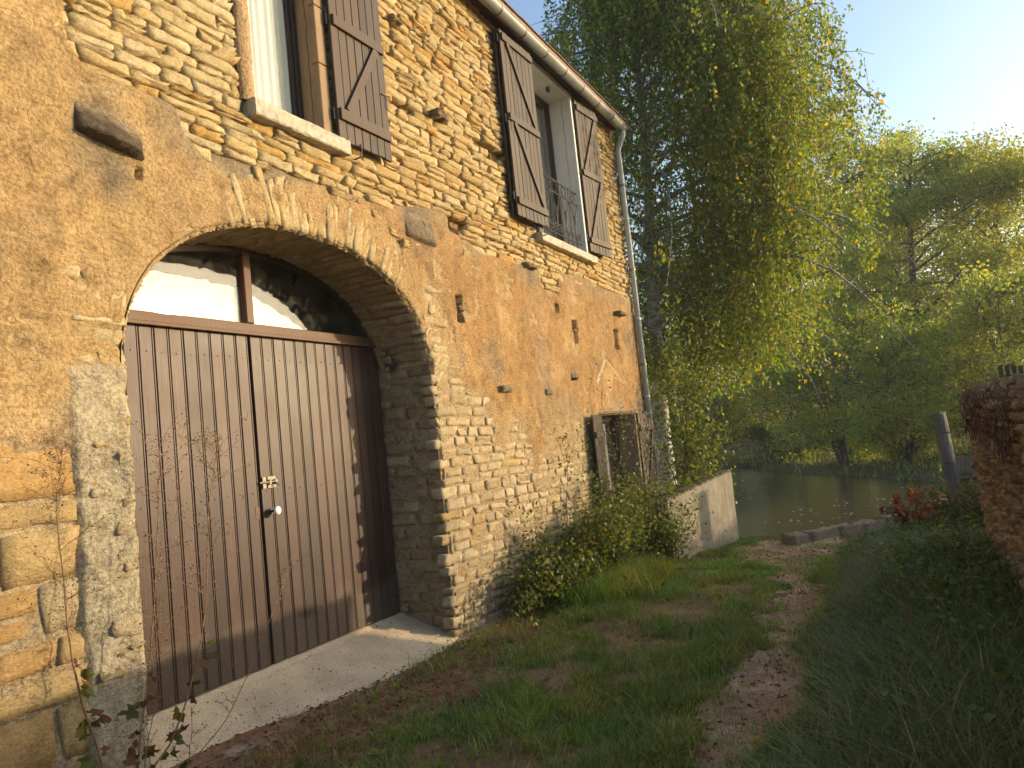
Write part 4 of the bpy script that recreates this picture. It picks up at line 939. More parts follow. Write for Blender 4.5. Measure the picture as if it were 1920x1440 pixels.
# capping slabs: thin uneven stones overhanging the face
NCAP = len(STONES)
capmap = lambda u, v, w: (u, v, w)
for lay_ in range(3):
    x = -0.5 + .07 * lay_
    while x < WX1 + .04:
        l = rng.uniform(.18, .42); zt = WZ + .015 + lay_ * .042 + rng.uniform(-.008, .008); yo = WY + rng.uniform(.01, .085) - lay_ * .04
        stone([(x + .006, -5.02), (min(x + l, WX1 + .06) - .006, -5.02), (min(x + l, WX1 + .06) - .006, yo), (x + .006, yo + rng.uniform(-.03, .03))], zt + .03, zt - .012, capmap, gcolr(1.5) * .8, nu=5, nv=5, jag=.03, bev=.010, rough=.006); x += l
ar = np.array([px_area(s_[0][:20]) for s_ in STONES]); order = np.argsort(-ar)
capi = set(i for i in range(NCAP, len(STONES)) if ar[i] > 0); single = set(order[:260].tolist()) - capi
for i in sorted(single):
    V, F, c, ce, _ = STONES[i]; build('stone', V, F, M_ROUGH, core, c, False, ce)
for i in sorted(capi):
    V, F, c, ce, _ = STONES[i]; build('capping_stone', V, F, M_ROUGH, gw, c, False, ce)
off = 0; vs = []; fs = []; cs = []
for i in range(len(STONES)):
    if i in single or i in capi: continue
    V, F, c, ce, _ = STONES[i]; vs.append(V); fs.append(F + off); cs.append(c); off += len(V)
tag(build('stonework', np.concatenate(vs), np.concatenate(fs), M_ROUGH, core, np.concatenate(cs)), kind='stuff')
# dry roots and moss hanging over the capping
b = MB()
for k in range(420):
    x = rng.uniform(5.0, WX1 + .05); y = WY + rng.uniform(-.03, .09); z = WZ + rng.uniform(-.28, .10) ; p = np.array([x, y + .02, z]); pts = [p]
    for q in range(3): p = p + np.array([rng.normal(0, .035), rng.normal(.004, .016), rng.normal(-.028, .03)]); p[1] = max(p[1], WY + .03); pts.append(p)
    b.tube(pts, [.004, .003, .003, .0015], 3, False)
tag(b.build('dry_roots', M_ROOT, gw), kind='stuff')
# streaked concrete wall at the house corner
cw = empty('concrete_wall', (11.5, -0.9, -0.4), 'low streaked concrete wall with mossy top beside the house corner', 'wall')
P1 = np.array([10.45, -0.69]); P2 = np.array([12.42, -1.20]); dv = (P2 - P1); LW = np.linalg.norm(dv); dv /= LW; nv_ = np.array([-dv[1], dv[0]])
us = np.linspace(0, LW, 50); prof = []
V = []
for u in us:
    zt = lerp(0.47, 0.69, u / LW) + .010 * float(fbm(u * 5, 0, 3, 131)); th_ = 0.34
    ring = [(0, -.75), (0, -.3), (0, .1), (0, zt - .02), (.02, zt), (th_ * .5, zt + .015), (th_ - .02, zt), (th_, zt - .02), (th_, -.75)]
    for (t, z) in ring: q = P1 + dv * u + nv_ * (t + .012 * float(fbm(u * 3, z * 3, 2, 133))); V.append((q[0], q[1], z + .004 * rng.normal()))
n = 9; F = [(i * n + j, (i + 1) * n + j, (i + 1) * n + (j + 1) % n, i * n + (j + 1) % n) for i in range(49) for j in range(n)] + [tuple(range(n)), tuple(range(49 * n, 50 * n))[::-1]]
build('wall_body', np.array(V), F, M_CONC, cw, None, False)
# kerb stones along the quay
ks = empty('quay_kerb', (12.9, -2.8, -0.4), 'row of low weathered kerb stones along the river edge', 'kerb')
A = np.array([11.95, -2.12]); Bq = np.array([13.6, -3.45]); dq = (Bq - A); LQ = np.linalg.norm(dq); dq /= LQ; nq = np.array([-dq[1], dq[0]])
u = 0.0; k = 0
while u < LQ:
    l = 0.34 if k == 0 else rng.uniform(.4, .7); STONES = []; h = .19 if k == 0 else .14
    zt = -0.33
    mp = lambda a, b_, w: (A[0] + dq[0] * a + nq[0] * b_, A[1] + dq[1] * a + nq[1] * b_, w)
    stone([(u + .008, 0), (u + l - .008, 0), (u + l - .008, .34), (u + .008, .34)], zt + rng.uniform(-.01, .01), zt - .45, mp, np.array([.44, .33, .21]) * rng.uniform(.8, 1.1), nu=6, nv=5, jag=.025, bev=.025)
    build('kerb_stone', STONES[0][0], STONES[0][1], M_ROUGH, ks, STONES[0][2], False, STONES[0][3]); u += l; k += 1
# old fence post, low wall and wire behind it
fp = empty('fence_post', (14.0, -4.28, -0.35), 'leaning grey weathered wooden post with wire by the river', 'post')
V = []; 
for i, z in enumerate(np.linspace(-.5, 1.28, 12)):
    for q in range(10):
        a = 2 * math.pi * q / 10; r = .105 * (1 + .10 * math.cos(2 * a + 1) + .05 * rng.normal()); V.append((14.0 + r * math.cos(a), -4.28 + .05 * (1.28 - z) * -1 + r * math.sin(a), z + (.02 * rng.normal() if i == 11 else 0)))
F = [(i * 10 + j, i * 10 + (j + 1) % 10, (i + 1) * 10 + (j + 1) % 10, (i + 1) * 10 + j) for i in range(11) for j in range(10)] + [tuple(range(110, 120))]
build('post_shaft', np.array(V), F, M_OLDWOOD, fp)
b = MB()
for z in (.45, .95): b.tube([(14 + .125 * math.cos(a), -4.33 + .125 * math.sin(a), z + .01 * math.sin(a)) for a in np.linspace(0, 6.28, 16)], .004, 4)
b.build('wire_wrap', M_IRON, fp)
lw_ = empty('low_garden_wall', (15, -5.4, -0.3), 'low plastered wall with flat coping behind the wooden post', 'wall')
b = MB(); b.box((14.5, -7.6, -.7), (14.85, -4.36, .14), .02); build('wall_body', np.concatenate(b.v), b.f, M_PLASTER, lw_, np.tile([.34, .28, .2], (b.n, 1)))
b = MB(); b.box((14.42, -7.7, .142), (14.93, -4.30, .20), .012); b.build('coping', M_CONC, lw_)
b = MB(); b.box((14.60, -7.6, .202), (14.72, -4.40, .50), .01); b.build('upper_slab', M_CONC, lw_)
wf = empty('wire_fence', (14.6, -5.5, .5), 'thin wire mesh fence above the low wall', 'fence')
b = MB()
for z in np.arange(.52, 1.1, .10): b.tube([(14.62, -4.3, z), (14.62, -7.5, z)], .0022, 3, False)
for y in np.arange(-7.5, -4.3, .10): b.tube([(14.62, y, .5), (14.62, y, 1.08)], .0022, 3, False)
b.build('mesh_wires', M_IRON, wf)
pf = empty('picket_fence', (12.2, -5.2, 1.2), 'small dark wooden picket panel seen above the garden wall', 'fence')
for k in range(9): qbox('picket', (12.0, -5.0 - k * .075, .9), (12.03, -5.05 - k * .075, 1.86 - .012 * k), M_FRAME, pf)

# ================================================================== PLANTS
def unit(v): return v / (np.linalg.norm(v, axis=-1, keepdims=True) + 1e-9)
def leafmesh(P, size, axis_=None, aspect=0.62, jit=0.7, fold=0.0, r=rng):
    """one four-cornered leaf at each point: (V, F)"""
    n = len(P); a = r.normal(size=(n, 3)) if axis_ is None else unit(np.asarray(axis_)) + r.normal(size=(n, 3)) * jit
    a = unit(a); q = unit(np.cross(a, r.normal(size=(n, 3)))); s = np.asarray(size).reshape(-1, 1) * np.ones((n, 1)); nn = np.cross(a, q)
    V = np.empty((n, 4, 3)); V[:, 0] = P; V[:, 1] = P + a * s * .45 + q * s * aspect * .5 + nn * s * fold; V[:, 2] = P + a * s; V[:, 3] = P + a * s * .45 - q * s * aspect * .5 + nn * s * fold
    return V.reshape(-1, 3), np.arange(4 * n).reshape(n, 4)
def palette(n, cols, p, var=0.18, r=rng):
    c = np.array(cols)[r.choice(len(cols), n, p=p)] * r.uniform(1 - var, 1 + var, (n, 1)); return np.repeat(c, 4, 0)
class Wood:
    """branches as numpy tubes collected into one mesh"""
    def __init__(s): s.V = []; s.F = []; s.n = 0
    def tube(s, pts, r0, r1, k=6, pw=1.0):
        pts = np.asarray(pts, float); m_ = len(pts); T = unit(np.gradient(pts, axis=0)); ref = np.array([.31, .2, .93]) if abs(T[0][2]) < .85 else np.array([.93, .3, .1])
        A = unit(np.cross(T, ref)); B = np.cross(T, A); rr = lerp(r0, r1, np.linspace(0, 1, m_) ** pw)[:, None, None]; t = np.arange(k) * 2 * math.pi / k
        V = pts[:, None] + rr * (A[:, None] * np.cos(t)[None, :, None] + B[:, None] * np.sin(t)[None, :, None]); i, j = np.meshgrid(np.arange(m_ - 1), np.arange(k), indexing='ij')
        F = np.stack([i * k + j, i * k + (j + 1) % k, (i + 1) * k + (j + 1) % k, (i + 1) * k + j], -1).reshape(-1, 4); s.V.append(V.reshape(-1, 3)); s.F.append(F + s.n); s.n += m_ * k
    def build(s, name, m_, parent): return build(name, np.concatenate(s.V), np.concatenate(s.F), m_, parent, None, True)
def curve(p, d, L_, n, up=0.0, wob=0.12, r=rng):
    p = np.array(p, float); d = unit(np.array(d, float)); pts = [p]
    for i in range(n): d = unit(d + r.normal(0, wob, 3) + np.array([0, 0, up / n])); p = p + d * L_ / n; pts.append(p)
    return np.array(pts)

# ---- birch behind the house corner
def birch(base, H, seed):
    r = np.random.default_rng(seed); t = empty('birch_tree', base, 'tall weeping birch with white trunk and yellowing leaves behind the house', 'tree')
    base = np.array(base); W = Wood(); tw = Wood(); T = []
    zz = np.linspace(0, H, 22); trunk = base + np.stack([0.15 * np.sin(zz * .35), -.035 * zz + .1 * np.sin(zz * .5), zz], -1); W.tube(trunk, .20, .04, 10, .8)
    anchors = []
    def env(az, z):     # crown reach by direction and height
        right = max(0.0, -math.sin(az)); low = 1 - float(sst(4.6, 6.2, z))
        return (4.0 + 1.9 * right) * (1 - .28 * low) * float(sst(H + 1.5, H * .62, z))
    nb = 92
    for i in range(nb):
        zb = lerp(4.0, H * .96, (i + r.random()) / nb); az = (i * 2.399 + r.normal(0, .3)) if i % 4 else -math.pi / 2 + r.normal(0, .5); p0 = np.array([np.interp(zb, zz, trunk[:, k] ) if k < 2 else base[2] + zb for k in range(3)])
        R = env(az, zb + 1) * r.uniform(.7, 1.03); L_ = R * 1.15
        pts = curve(p0, (math.cos(az), math.sin(az), .75 if zb < 9 else 1.0), L_, 9, -1.9, .10, r); W.tube(pts, lerp(.075, .03, zb / H), .005, 5)
        for q in range(8):
            f = r.uniform(.25, 1.0); a = pts[int(f * 8)]; d = unit(np.array([math.cos(az + r.normal(0, 1.0)), math.sin(az + r.normal(0, 1.0)), r.uniform(-.1, .5)])); sp = curve(a, d, r.uniform(.6, 1.5), 5, -1.1, .15, r); tw.tube(sp, .012, .004, 4); anchors += list(sp[1:])
        anchors += list(pts[3:])
    anchors = np.array(anchors); kk = vn(anchors[:, 1] * .75 + 4, anchors[:, 2] * .75 + anchors[:, 0] * .5, 13) > -.22; kk &= (anchors[:, 1] < base[1] + .4) | (r.random(len(anchors)) < .22); anchors = anchors[kk]; n = 5200; pick = anchors[r.integers(0, len(anchors), n)] + r.normal(0, .12, (n, 3)); LP = []; LA = []
    for p in pick:
        rad = math.hypot(p[0] - base[0], p[1] - base[1]); floor_ = base[2] + (2.6 if rad < 3.3 else 4.7 + 1.2 * r.random()) + 1.3 * abs(vn(p[1] * 1.3, p[0] * 1.3, 7)); L_ = min(r.uniform(.8, 3.3) if p[2] > base[2] + 8.5 or rad > 3.4 else r.uniform(1.6, 5.0), max(.35, p[2] - floor_))
        m_ = max(4, int(L_ / .13)); st = np.cumsum(np.concatenate([[p], np.stack([r.normal(0, .018, m_), r.normal(0, .018, m_), np.full(m_, -L_ / m_)], -1) + r.normal(0, .02, 3) * np.array([1, 1, 0])]), 0)
        if r.random() < .45: tw.tube(st[::2], .004, .002, 3)
        k = int(L_ * 19) + 6; f = r.uniform(0, m_, k); i0 = np.clip(f.astype(int), 0, m_ - 1); P = st[i0] + (st[i0 + 1] - st[i0]) * (f - i0)[:, None]; LP.append(P + r.normal(0, .045, P.shape))
    LP = np.concatenate(LP); n = len(LP); V, F = leafmesh(LP, r.uniform(.05, .095, n), np.tile([0, 0, -1.0], (n, 1)), .72, .55, r=r)
    cm = vn(LP[:, 0] * .8, LP[:, 2] * .8 + LP[:, 1], 5); C = palette(n, [(.135, .18, .024), (.09, .14, .022), (.22, .22, .026), (.36, .26, .026), (.34, .15, .022)], [.46, .34, .14, .045, .015], r=r) * np.repeat(1 + .18 * cm, 4)[:, None]
    W.build('trunk', M_BIRCH, t); tw.build('twigs', M_TWIG, t); build('crown', V, F, M_LEAF, t, C); print('birch leaves', n)
birch((16.2, 1.0, -0.6), 15.5, 3)

def tree(base, H, spread, seed, label, name='alder_tree', leaf=.10, nl=20000, trunk_r=.2, lean=(0, 0), cols=None, low=.28, cluster=.55, stems=1, cat='tree', group='trees across the river', bark=None, tall=1.0):
    r = np.random.default_rng(seed); t = empty(name, base, label, cat, group); base = np.array(base, float); W = Wood(); tips = []
    for s_ in range(stems):
        zz = np.linspace(0, H * .93, 12); ln = np.array(lean) + (r.normal(0, .12, 2) if stems > 1 else 0); ph = r.uniform(0, 6, 2)
        tr_ = base + np.stack([ln[0] * zz + .02 * H * np.sin(zz / H * 4 + ph[0]), ln[1] * zz + .02 * H * np.sin(zz / H * 4 + ph[1]), zz], -1); W.tube(tr_, trunk_r, trunk_r * .15, 7, .9)
        nb = int(34 / max(1, stems * .6))
        for i in range(nb):
            f = lerp(low, .98, (i + r.random()) / nb); p0 = np.array([np.interp(f * zz[-1], zz, tr_[:, k]) for k in range(3)]); az = i * 2.4 + r.normal(0, .4)
            prof = math.sin(math.pi * min(1, max(0.05, (f - low) / (1 - low) * .82 + .16))) ** .6; L_ = spread * prof * r.uniform(.65, 1.08)
            pts = curve(p0, (math.cos(az), math.sin(az), r.uniform(.1, .75)), L_, 7, .25, .16, r); W.tube(pts, trunk_r * .30 * (1.1 - .6 * f), .012, 5); 
            for q in range(7):
                a = pts[r.integers(2, 8)]; d = unit(np.array([math.cos(az + r.normal(0, .9)), math.sin(az + r.normal(0, .9)), r.uniform(-.2, .7)])); sp = curve(a, d, L_ * r.uniform(.2, .42), 4, 0, .2, r); W.tube(sp, .02, .006, 3); tips += list(sp[2:])
            tips.append(pts[-1])
    tips = np.array(tips); big = vn(tips[:, 0] * .9, tips[:, 2] * .9 + tips[:, 1] * .7, seed); wgt = np.clip(.55 + big, .03, 1.5); wgt /= wgt.sum()
    id_ = r.choice(len(tips), nl, p=wgt); P = tips[id_] + r.normal(0, cluster * .5, (nl, 3)) * np.array([1, 1, .55]); P = P[P[:, 2] > base[2] + .05]; n = len(P)
    V, F = leafmesh(P, r.uniform(.6, 1.3, n) * leaf, None, .8, r=r); cols = cols or [(.16, .205, .034), (.215, .255, .042), (.30, .285, .05), (.34, .26, .055)]
    tone = vn(tips[:, 0] * .5, tips[:, 2] * .5, seed + 3)[r.integers(0, len(tips), 1)]; ct = 1 + .22 * vn(P[:, 0] * .7 + 3, P[:, 2] * .7 + P[:, 1] * .6, seed + 9)
    C = palette(n, cols, [.4, .35, .17, .08], r=r) * np.repeat(ct, 4)[:, None]; W.build('trunk', bark or M_BARK, t); build('crown', V, F, M_LEAF, t, C); return t
G = 'trees across the river'
tree((46, -0.7, -.3), 19.5, 3.8, 11, 'tall thin dark trunked alder just right of the birch curtain', nl=21000, trunk_r=.26, low=.32, leaf=.13)
tree((47, -2.0, -.3), 20.5, 4.4, 12, 'tallest alder of the far bank, right one of the two straight trunks', nl=24000, trunk_r=.28, low=.34, leaf=.13)
tree((37, -4.2, -.5), 13.8, 5.0, 13, 'broad leaning alder with dark crooked trunk above the river bushes', nl=44000, trunk_r=.30, lean=(.0, -.10), low=.20, leaf=.12, cluster=.95)
tree((39, -8.0, -.4), 13.0, 5.2, 14, 'wide sunlit tree at the right edge of the far bank', nl=46000, trunk_r=.26, low=.14, leaf=.13, cluster=1.0, cols=[(.18, .22, .036), (.24, .26, .044), (.30, .28, .05), (.33, .26, .055)])
tree((50, -5.0, -.2), 13.0, 4.5, 15, 'paler tree standing between the leaning alder and the tall trunks', nl=18000, trunk_r=.2, low=.12, leaf=.14, cluster=.9)
tree((50, 4.0, -.2), 13.5, 5.0, 16, 'dark tree behind the weeping birch curtain', nl=20000, trunk_r=.25, low=.12, leaf=.15, cluster=.9)
tree((52, 11.0, -.2), 14.0, 5.5, 17, 'dark tree far left behind the birch trunk', nl=18000, trunk_r=.25, low=.10, leaf=.15, cluster=.9)
tree((39.6, 2.9, -.5), 9.0, 2.4, 18, 'slim pale stemmed birch standing on the far bank', name='young_birch', nl=5000, trunk_r=.17, low=.45, leaf=.11, bark=M_BIRCH)
def bush(base, H, R, seed, label, nl, leaf=.11, cols=None, group='bushes on the far bank', name='river_bush'):
    return tree(base, H, R, seed, label, name, leaf, nl, .07, (0, 0), cols, .04, .55, 5, 'bush', group)
tree((46, -4.6, -.3), 17.5, 4.2, 29, 'feathery tree showing between the birch and the leaning alder', nl=22000, trunk_r=.2, low=.2, leaf=.14, cluster=.9)
tree((46, 2.0, -.3), 15.0, 4.2, 19, 'slender tree filling in behind the right edge of the birch', nl=20000, trunk_r=.2, low=.10, leaf=.14, cluster=.9)
tree((52, 0.2, -.2), 15.5, 4.6, 20, 'hazy tree behind the two straight alder trunks', nl=20000, trunk_r=.22, low=.08, leaf=.15, cluster=1.0)
bush((32.6, -1.3, -1.0), 6.2, 3.3, 21, 'large round willow bush leaning over the water', 24000)
bush((30.4, -3.5, -1.0), 5.0, 2.8, 22, 'bright sunlit bush dipping its branches into the river', 22000, cols=[(.19, .24, .036), (.25, .28, .042), (.30, .28, .05), (.33, .26, .05)])
bush((37.4, 1.0, -.9), 5.0, 2.6, 23, 'dark bush under the birch curtain on the far bank', 15000)
bush((41.5, 6.9, -.8), 5.2, 3.0, 24, 'dark spreading bush left of the young birch', 15000)
bush((38.0, 5.2, -.9), 3.6, 2.6, 25, 'low dark bush at the waterline behind the concrete wall', 12000)
bush((38.6, 2.4, -.6), 1.7, 0.9, 26, 'small bright shrub at the foot of the young birch', 3000, cols=[(.10, .14, .022), (.14, .17, .025), (.17, .16, .03), (.2, .16, .03)])
bush((29.5, -6.9, -.8), 6.0, 3.4, 27, 'bush at the right behind the wooden post', 20000)
bush((36.0, -11.5, -.8), 6.5, 3.6, 28, 'bush behind the picket panel and garden wall', 16000)
def wood_mass():
    r = np.random.default_rng(77); P = []
    for k in range(46):
        y = lerp(-45, 60, k / 45) + r.normal(0, 1); x = r.uniform(58, 72); h = r.uniform(5, 9.5); c = np.array([x, y, h * .5 - .5]); q = unit(r.normal(size=(1100, 3))) * r.uniform(.35, 1, (1100, 1)) ** .4 * np.array([2.8, 2.8, h * .52]); P.append(c + q)
    P = np.concatenate(P); n = len(P); V, F = leafmesh(P, r.uniform(.25, .5, n), None, .8, r=r); C = palette(n, [(.05, .075, .02), (.07, .09, .022), (.1, .1, .03), (.12, .1, .03)], [.4, .35, .17, .08], r=r)
    tag(build('distant_wood', V, F, M_LEAF, None, C), 'dark distant wood behind the trees of the far bank', 'wood', kind='stuff')
wood_mass()

# ---- grass
def blades(P, h, w, lean, r, bend=.6, segs=3):
    n = len(P); az = r.uniform(0, 2 * math.pi, n); d = np.stack([np.cos(az), np.sin(az), np.zeros(n)], -1); s = np.stack([-np.sin(az), np.cos(az), np.zeros(n)], -1)
    h = h[:, None]; ln = lean[:, None]; V = []; ts = np.linspace(0, 1, segs + 1)
    for t in ts[:-1]:
        c = P + np.array([0, 0, 1.0]) * h * (t - bend * ln * t * t * .55) + d * h * ln * t * t; ww = (w * (1 - t) ** .6)[:, None] * .5; V += [c - s * ww, c + s * ww]
    V.append(P + np.array([0, 0, 1.0]) * h * (1 - bend * ln * .55) + d * h * ln); k = 2 * segs + 1
    V = np.stack(V, 1).reshape(-1, 3); i = np.arange(n)[:, None] * k; Q = [i + np.array([[2 * q, 2 * q + 1, 2 * q + 3, 2 * q + 2]]) for q in range(segs - 1)]
    return V, [np.concatenate(Q), i + np.array([[2 * segs - 2, 2 * segs - 1, 2 * segs]])], k
def scatter(n, xr, yr, wf, r):
    x = r.uniform(*xr, n); y = r.uniform(*yr, n); k = r.random(n) < wf(x, y); x = x[k]; y = y[k]; return np.stack([x, y, terr(x, y) - .005], -1)
GC = [(.13, .20, .034), (.18, .26, .04), (.24, .26, .065), (.37, .29, .14)]
def grass(name, label, n, xr, yr, wf, hr, wr, lr, seed, cols=GC, p=(.42, .35, .16, .07), bend=.6, segs=3, hf=None):
    r = np.random.default_rng(seed); P = scatter(n, xr, yr, wf, r); m_ = len(P); h = r.uniform(*hr, m_) * (1 if hf is None else hf(P[:, 0], P[:, 1])); V, F, k = blades(P, h, r.uniform(*wr, m_), r.uniform(*lr, m_), r, bend, segs)
    c = np.array(cols)[r.choice(len(cols), m_, p=p)] * r.uniform(.7, 1.3, (m_, 1)) * (1 + .4 * fbm(P[:, 0] * 1.9, P[:, 1] * 1.9, 3, seed + 5))[:, None] * np.stack([1 + .25 * vn(P[:, 0] * 2.7, P[:, 1] * 2.7, seed + 6), np.ones(m_), np.ones(m_)], -1); print(name, m_)
    return tag(build(name, V, F, M_GRASS, None, np.repeat(c, k, 0)), label, 'grass', kind='stuff')
clump = lambda x, y, s, k=3.0: fbm(x * k, y * k, 3, s)
def wf_short(x, y):
    g = sst(-.30, .22, clump(x, y, 201, 1.7) + .45 * clump(x, y, 202, 5)) * (1 - .8 * path_w(x, y)) * (1 - .88 * litter_w(x, y)) * (x < near_edge(y) - .05)
    return g * sst(-.02, -.25, y) * sst(-3.9, -3.5, y) + .05 * (1 - path_w(x, y)) * (y < -.1)
grass('short_grass', 'short green grass growing in patches beside the trodden path', 240000, (2.3, 12.6), (-3.9, -0.05), wf_short, (.03, .10), (.004, .009), (.3, 1.1), 31)
def wf_tuft(x, y): return sst(.08, .36, clump(x, y, 211, 2.6)) * (1 - path_w(x, y)) * (1 - .5 * litter_w(x, y)) * (x < near_edge(y) - .1)
grass('grass_tufts', 'longer arching grass tufts scattered over the lane', 44000, (2.6, 12.5), (-3.4, -0.10), wf_tuft, (.08, .20), (.004, .008), (.5, 1.2), 32)
def wf_right(x, y): return sst(-2.98, -3.35, y + .3 * clump(x, y, 221, 1.4)) * (x < 12.3)
grass('bank_grass', 'long drooping grass on the bank along the garden wall', 90000, (1.6, 12.4), (-4.46, -2.5), wf_right, (.16, .46), (.005, .011), (.5, 1.25), 33, cols=[(.11, .145, .04), (.16, .20, .055), (.23, .25, .09), (.38, .30, .15)], p=(.4, .34, .16, .10), segs=4, hf=lambda x, y: .40 + .70 * sst(-2.9, -3.7, y))
def wf_wallg(x, y): return sst(.75, .25, np.hypot((x - 8.0) / 2.0, (y + .80) / .68) + .2 * clump(x, y, 231, 3))
grass('wall_grass', 'tall green grass clumps at the foot of the rose bush', 30000, (6.3, 11), (-1.7, -0.05), wf_wallg, (.18, .42), (.005, .010), (.4, 1.1), 34)
def wf_dry(x, y): return sst(.9, .2, np.hypot((x - 6.7) / 1.1, (y + .32) / .34)) + .5 * sst(.8, .2, np.hypot((x - 3.3) / 1.0, (y + .45) / .3))
grass('dry_grass', 'dry straw coloured grass at the foot of the jamb', 9000, (2.3, 8), (-1.0, -0.02), wf_dry, (.05, .19), (.002, .005), (.4, 1.5), 35, cols=[(.22, .15, .08), (.28, .2, .11), (.16, .10, .06), (.12, .12, .04)], p=(.4, .3, .2, .1))
def wf_edge(x, y): return sst(.9, .3, np.abs(x - near_edge(y) + .15 + .1 * clump(x, y, 241)) / .35) + sst(.7, .2, np.hypot((x - 10.9), (y + 1.25) / .25))
grass('river_edge_grass', 'sunlit grass fringe along the river edge by the concrete wall', 9000, (10, 13.2), (-2.3, -.7), wf_edge, (.05, .16), (.004, .008), (.3, .9), 36, cols=[(.09, .12, .022), (.12, .14, .03), (.08, .10, .02), (.2, .17, .06)])
def wf_far(x, y): return (far_d(x, y) > -.3) * (far_d(x, y) < 8) * .8
grass('far_bank_grass', 'rough grass on the far river bank', 14000, (24, 56), (-14, 14), wf_far, (.15, .5), (.02, .04), (.3, .9), 37)

# ---- nettles and bank weeds (ground cover)
def nettles():
    r = np.random.default_rng(41); n = 2600; x = r.uniform(3.6, 11.6, n); y = r.uniform(-4.42, -3.1, n); k = (clump(x, y, 251, 1.2) > -.25) & (y < -3.25 - .25 * np.abs(vn(x * 1.5, 0, 4)) + .2 * sst(8, 11, x)) & (r.random(n) < sst(5.2, 7.2, x) + .06); x = x[k]; y = y[k]; P = []; S = []; A = []; W = Wood()
    for a, b_ in zip(x, y):
        h = r.uniform(.16, .40) * (0.55 + .6 * float(sst(-3.1, -4.0, b_))); z0 = float(terr(a, b_)); top = np.array([a + r.normal(0, .06), b_ + r.normal(0, .06) + .05, z0 + h]); W.tube([(a, b_, z0), ((a + top[0]) / 2, (b_ + top[1]) / 2, z0 + h * .55), top], .004, .002, 3)
        for q in range(7):
            f = .35 + .65 * q / 6; c = np.array([a, b_, z0]) * (1 - f) + top * f
            for e in range(2): az = q * 1.57 + e * math.pi + r.normal(0, .3); P.append(c); A.append((math.cos(az), math.sin(az), r.uniform(-.45, .15))); S.append(r.uniform(.045, .085) * (1.2 - .4 * f))
    P = np.array(P); V, F = leafmesh(P, np.array(S), np.array(A), .58, .12, -.06, r); n = len(P); C = palette(n, [(.09, .145, .04), (.13, .19, .05), (.17, .22, .065), (.2, .2, .07)], [.42, .36, .17, .05], r=r)
    t = empty('nettle_patch', (8, -3.7, -.1), 'dark green nettle patch on the bank below the garden wall', 'nettles', kind='stuff'); W.build('stems', M_TWIG, t)['kind'] = 'stuff'; build('leaves', V, F, M_GRASS, t, C)['kind'] = 'stuff'
nettles()
# ---- broad leaved weeds in the grass
def broadleaf():
    r = np.random.default_rng(45); P = []; A = []; S = []
    for k in range(150):
        x = r.uniform(3.0, 12.0); y = r.uniform(-3.2, -.35); 
        if path_w(x, y) > .5: continue
        z = float(terr(x, y)) + .01; s0 = r.uniform(.04, .11)
        for q in range(r.integers(6, 12)): az = r.uniform(0, 6.28); P.append((x, y, z)); A.append((math.cos(az), math.sin(az), r.uniform(.15, .9))); S.append(s0 * r.uniform(.6, 1.2))
    n = len(P); V, F = leafmesh(np.array(P), np.array(S), np.array(A), .36, .08, -.05, r); tag(build('broadleaf_weeds', V, F, M_GRASS, None, palette(n, [(.11, .16, .03), (.15, .20, .035), (.19, .21, .05), (.26, .2, .08)], [.4, .35, .2, .05], r=r)), 'broad leaved weeds scattered among the short grass', 'weeds', kind='stuff')
broadleaf()
# ---- leaf litter and fallen leaves
def litter():
    r = np.random.default_rng(51); x = r.uniform(2.3, 12.4, 16000); y = r.uniform(-3.4, .2, 16000); k = r.random(16000) < .10 + .75 * litter_w(x, y) + .28 * path_w(x, y); x = x[k]; y = y[k]; n = len(x); P = np.stack([x, y, terr(x, y) + .012], -1)
    az = r.uniform(0, 6.28, n); A = np.stack([np.cos(az), np.sin(az), r.uniform(-.1, .35, n)], -1); V, F = leafmesh(P, r.uniform(.015, .05, n), A, .6, .05, .12, r); C = palette(n, [(.17, .075, .04), (.25, .13, .07), (.12, .055, .035), (.36, .22, .13)], [.4, .3, .2, .1], .3, r=r)
    x = r.uniform(2.9, 5.7, 420); fq = np.interp(x, rx, fe); y = fq + r.random(420) ** 2.2 * (.55 - fq); P2_ = np.stack([x, y, ramp_z(x, y) + .012], -1); az = r.uniform(0, 6.28, 420); A = np.stack([np.cos(az), np.sin(az), r.uniform(-.1, .3, 420)], -1); V2, F2 = leafmesh(P2_, r.uniform(.006, .024, 420), A, .6, .05, .1, r)
    F = np.concatenate([F, F2 + len(V)]); V = np.concatenate([V, V2]); C = np.concatenate([C, palette(420, [(.17, .10, .06), (.25, .15, .09), (.12, .07, .045), (.36, .25, .16)], [.4, .3, .2, .1], .3, r=r)])
    tag(build('leaf_litter', V, F, M_DRYLEAF, None, C), 'reddish brown dead leaves strewn over the lane', 'leaves', kind='stuff')
    m2 = 5000; x = r.uniform(2.3, 7.4, m2); y = r.uniform(-1.6, -.08, m2); k = r.random(m2) < litter_w(x, y); x = x[k]; y = y[k]; n = len(x); az = r.uniform(0, 6.28, n); W = Wood()
    for i in range(n):
        L_ = r.uniform(.04, .16); d = np.array([math.cos(az[i]), math.sin(az[i]), r.uniform(-.02, .15)]); p = np.array([x[i], y[i], float(terr(x[i], y[i])) + .008]); W.tube([p, p + d * L_ * .5 + (0, 0, .006), p + d * L_], .0016, .0008, 3)
    tag(W.build('dry_straw', M_DRYSTEM, None), 'dry straw and broken stalks on the ground by the ramp', 'straw', kind='stuff')
litter()
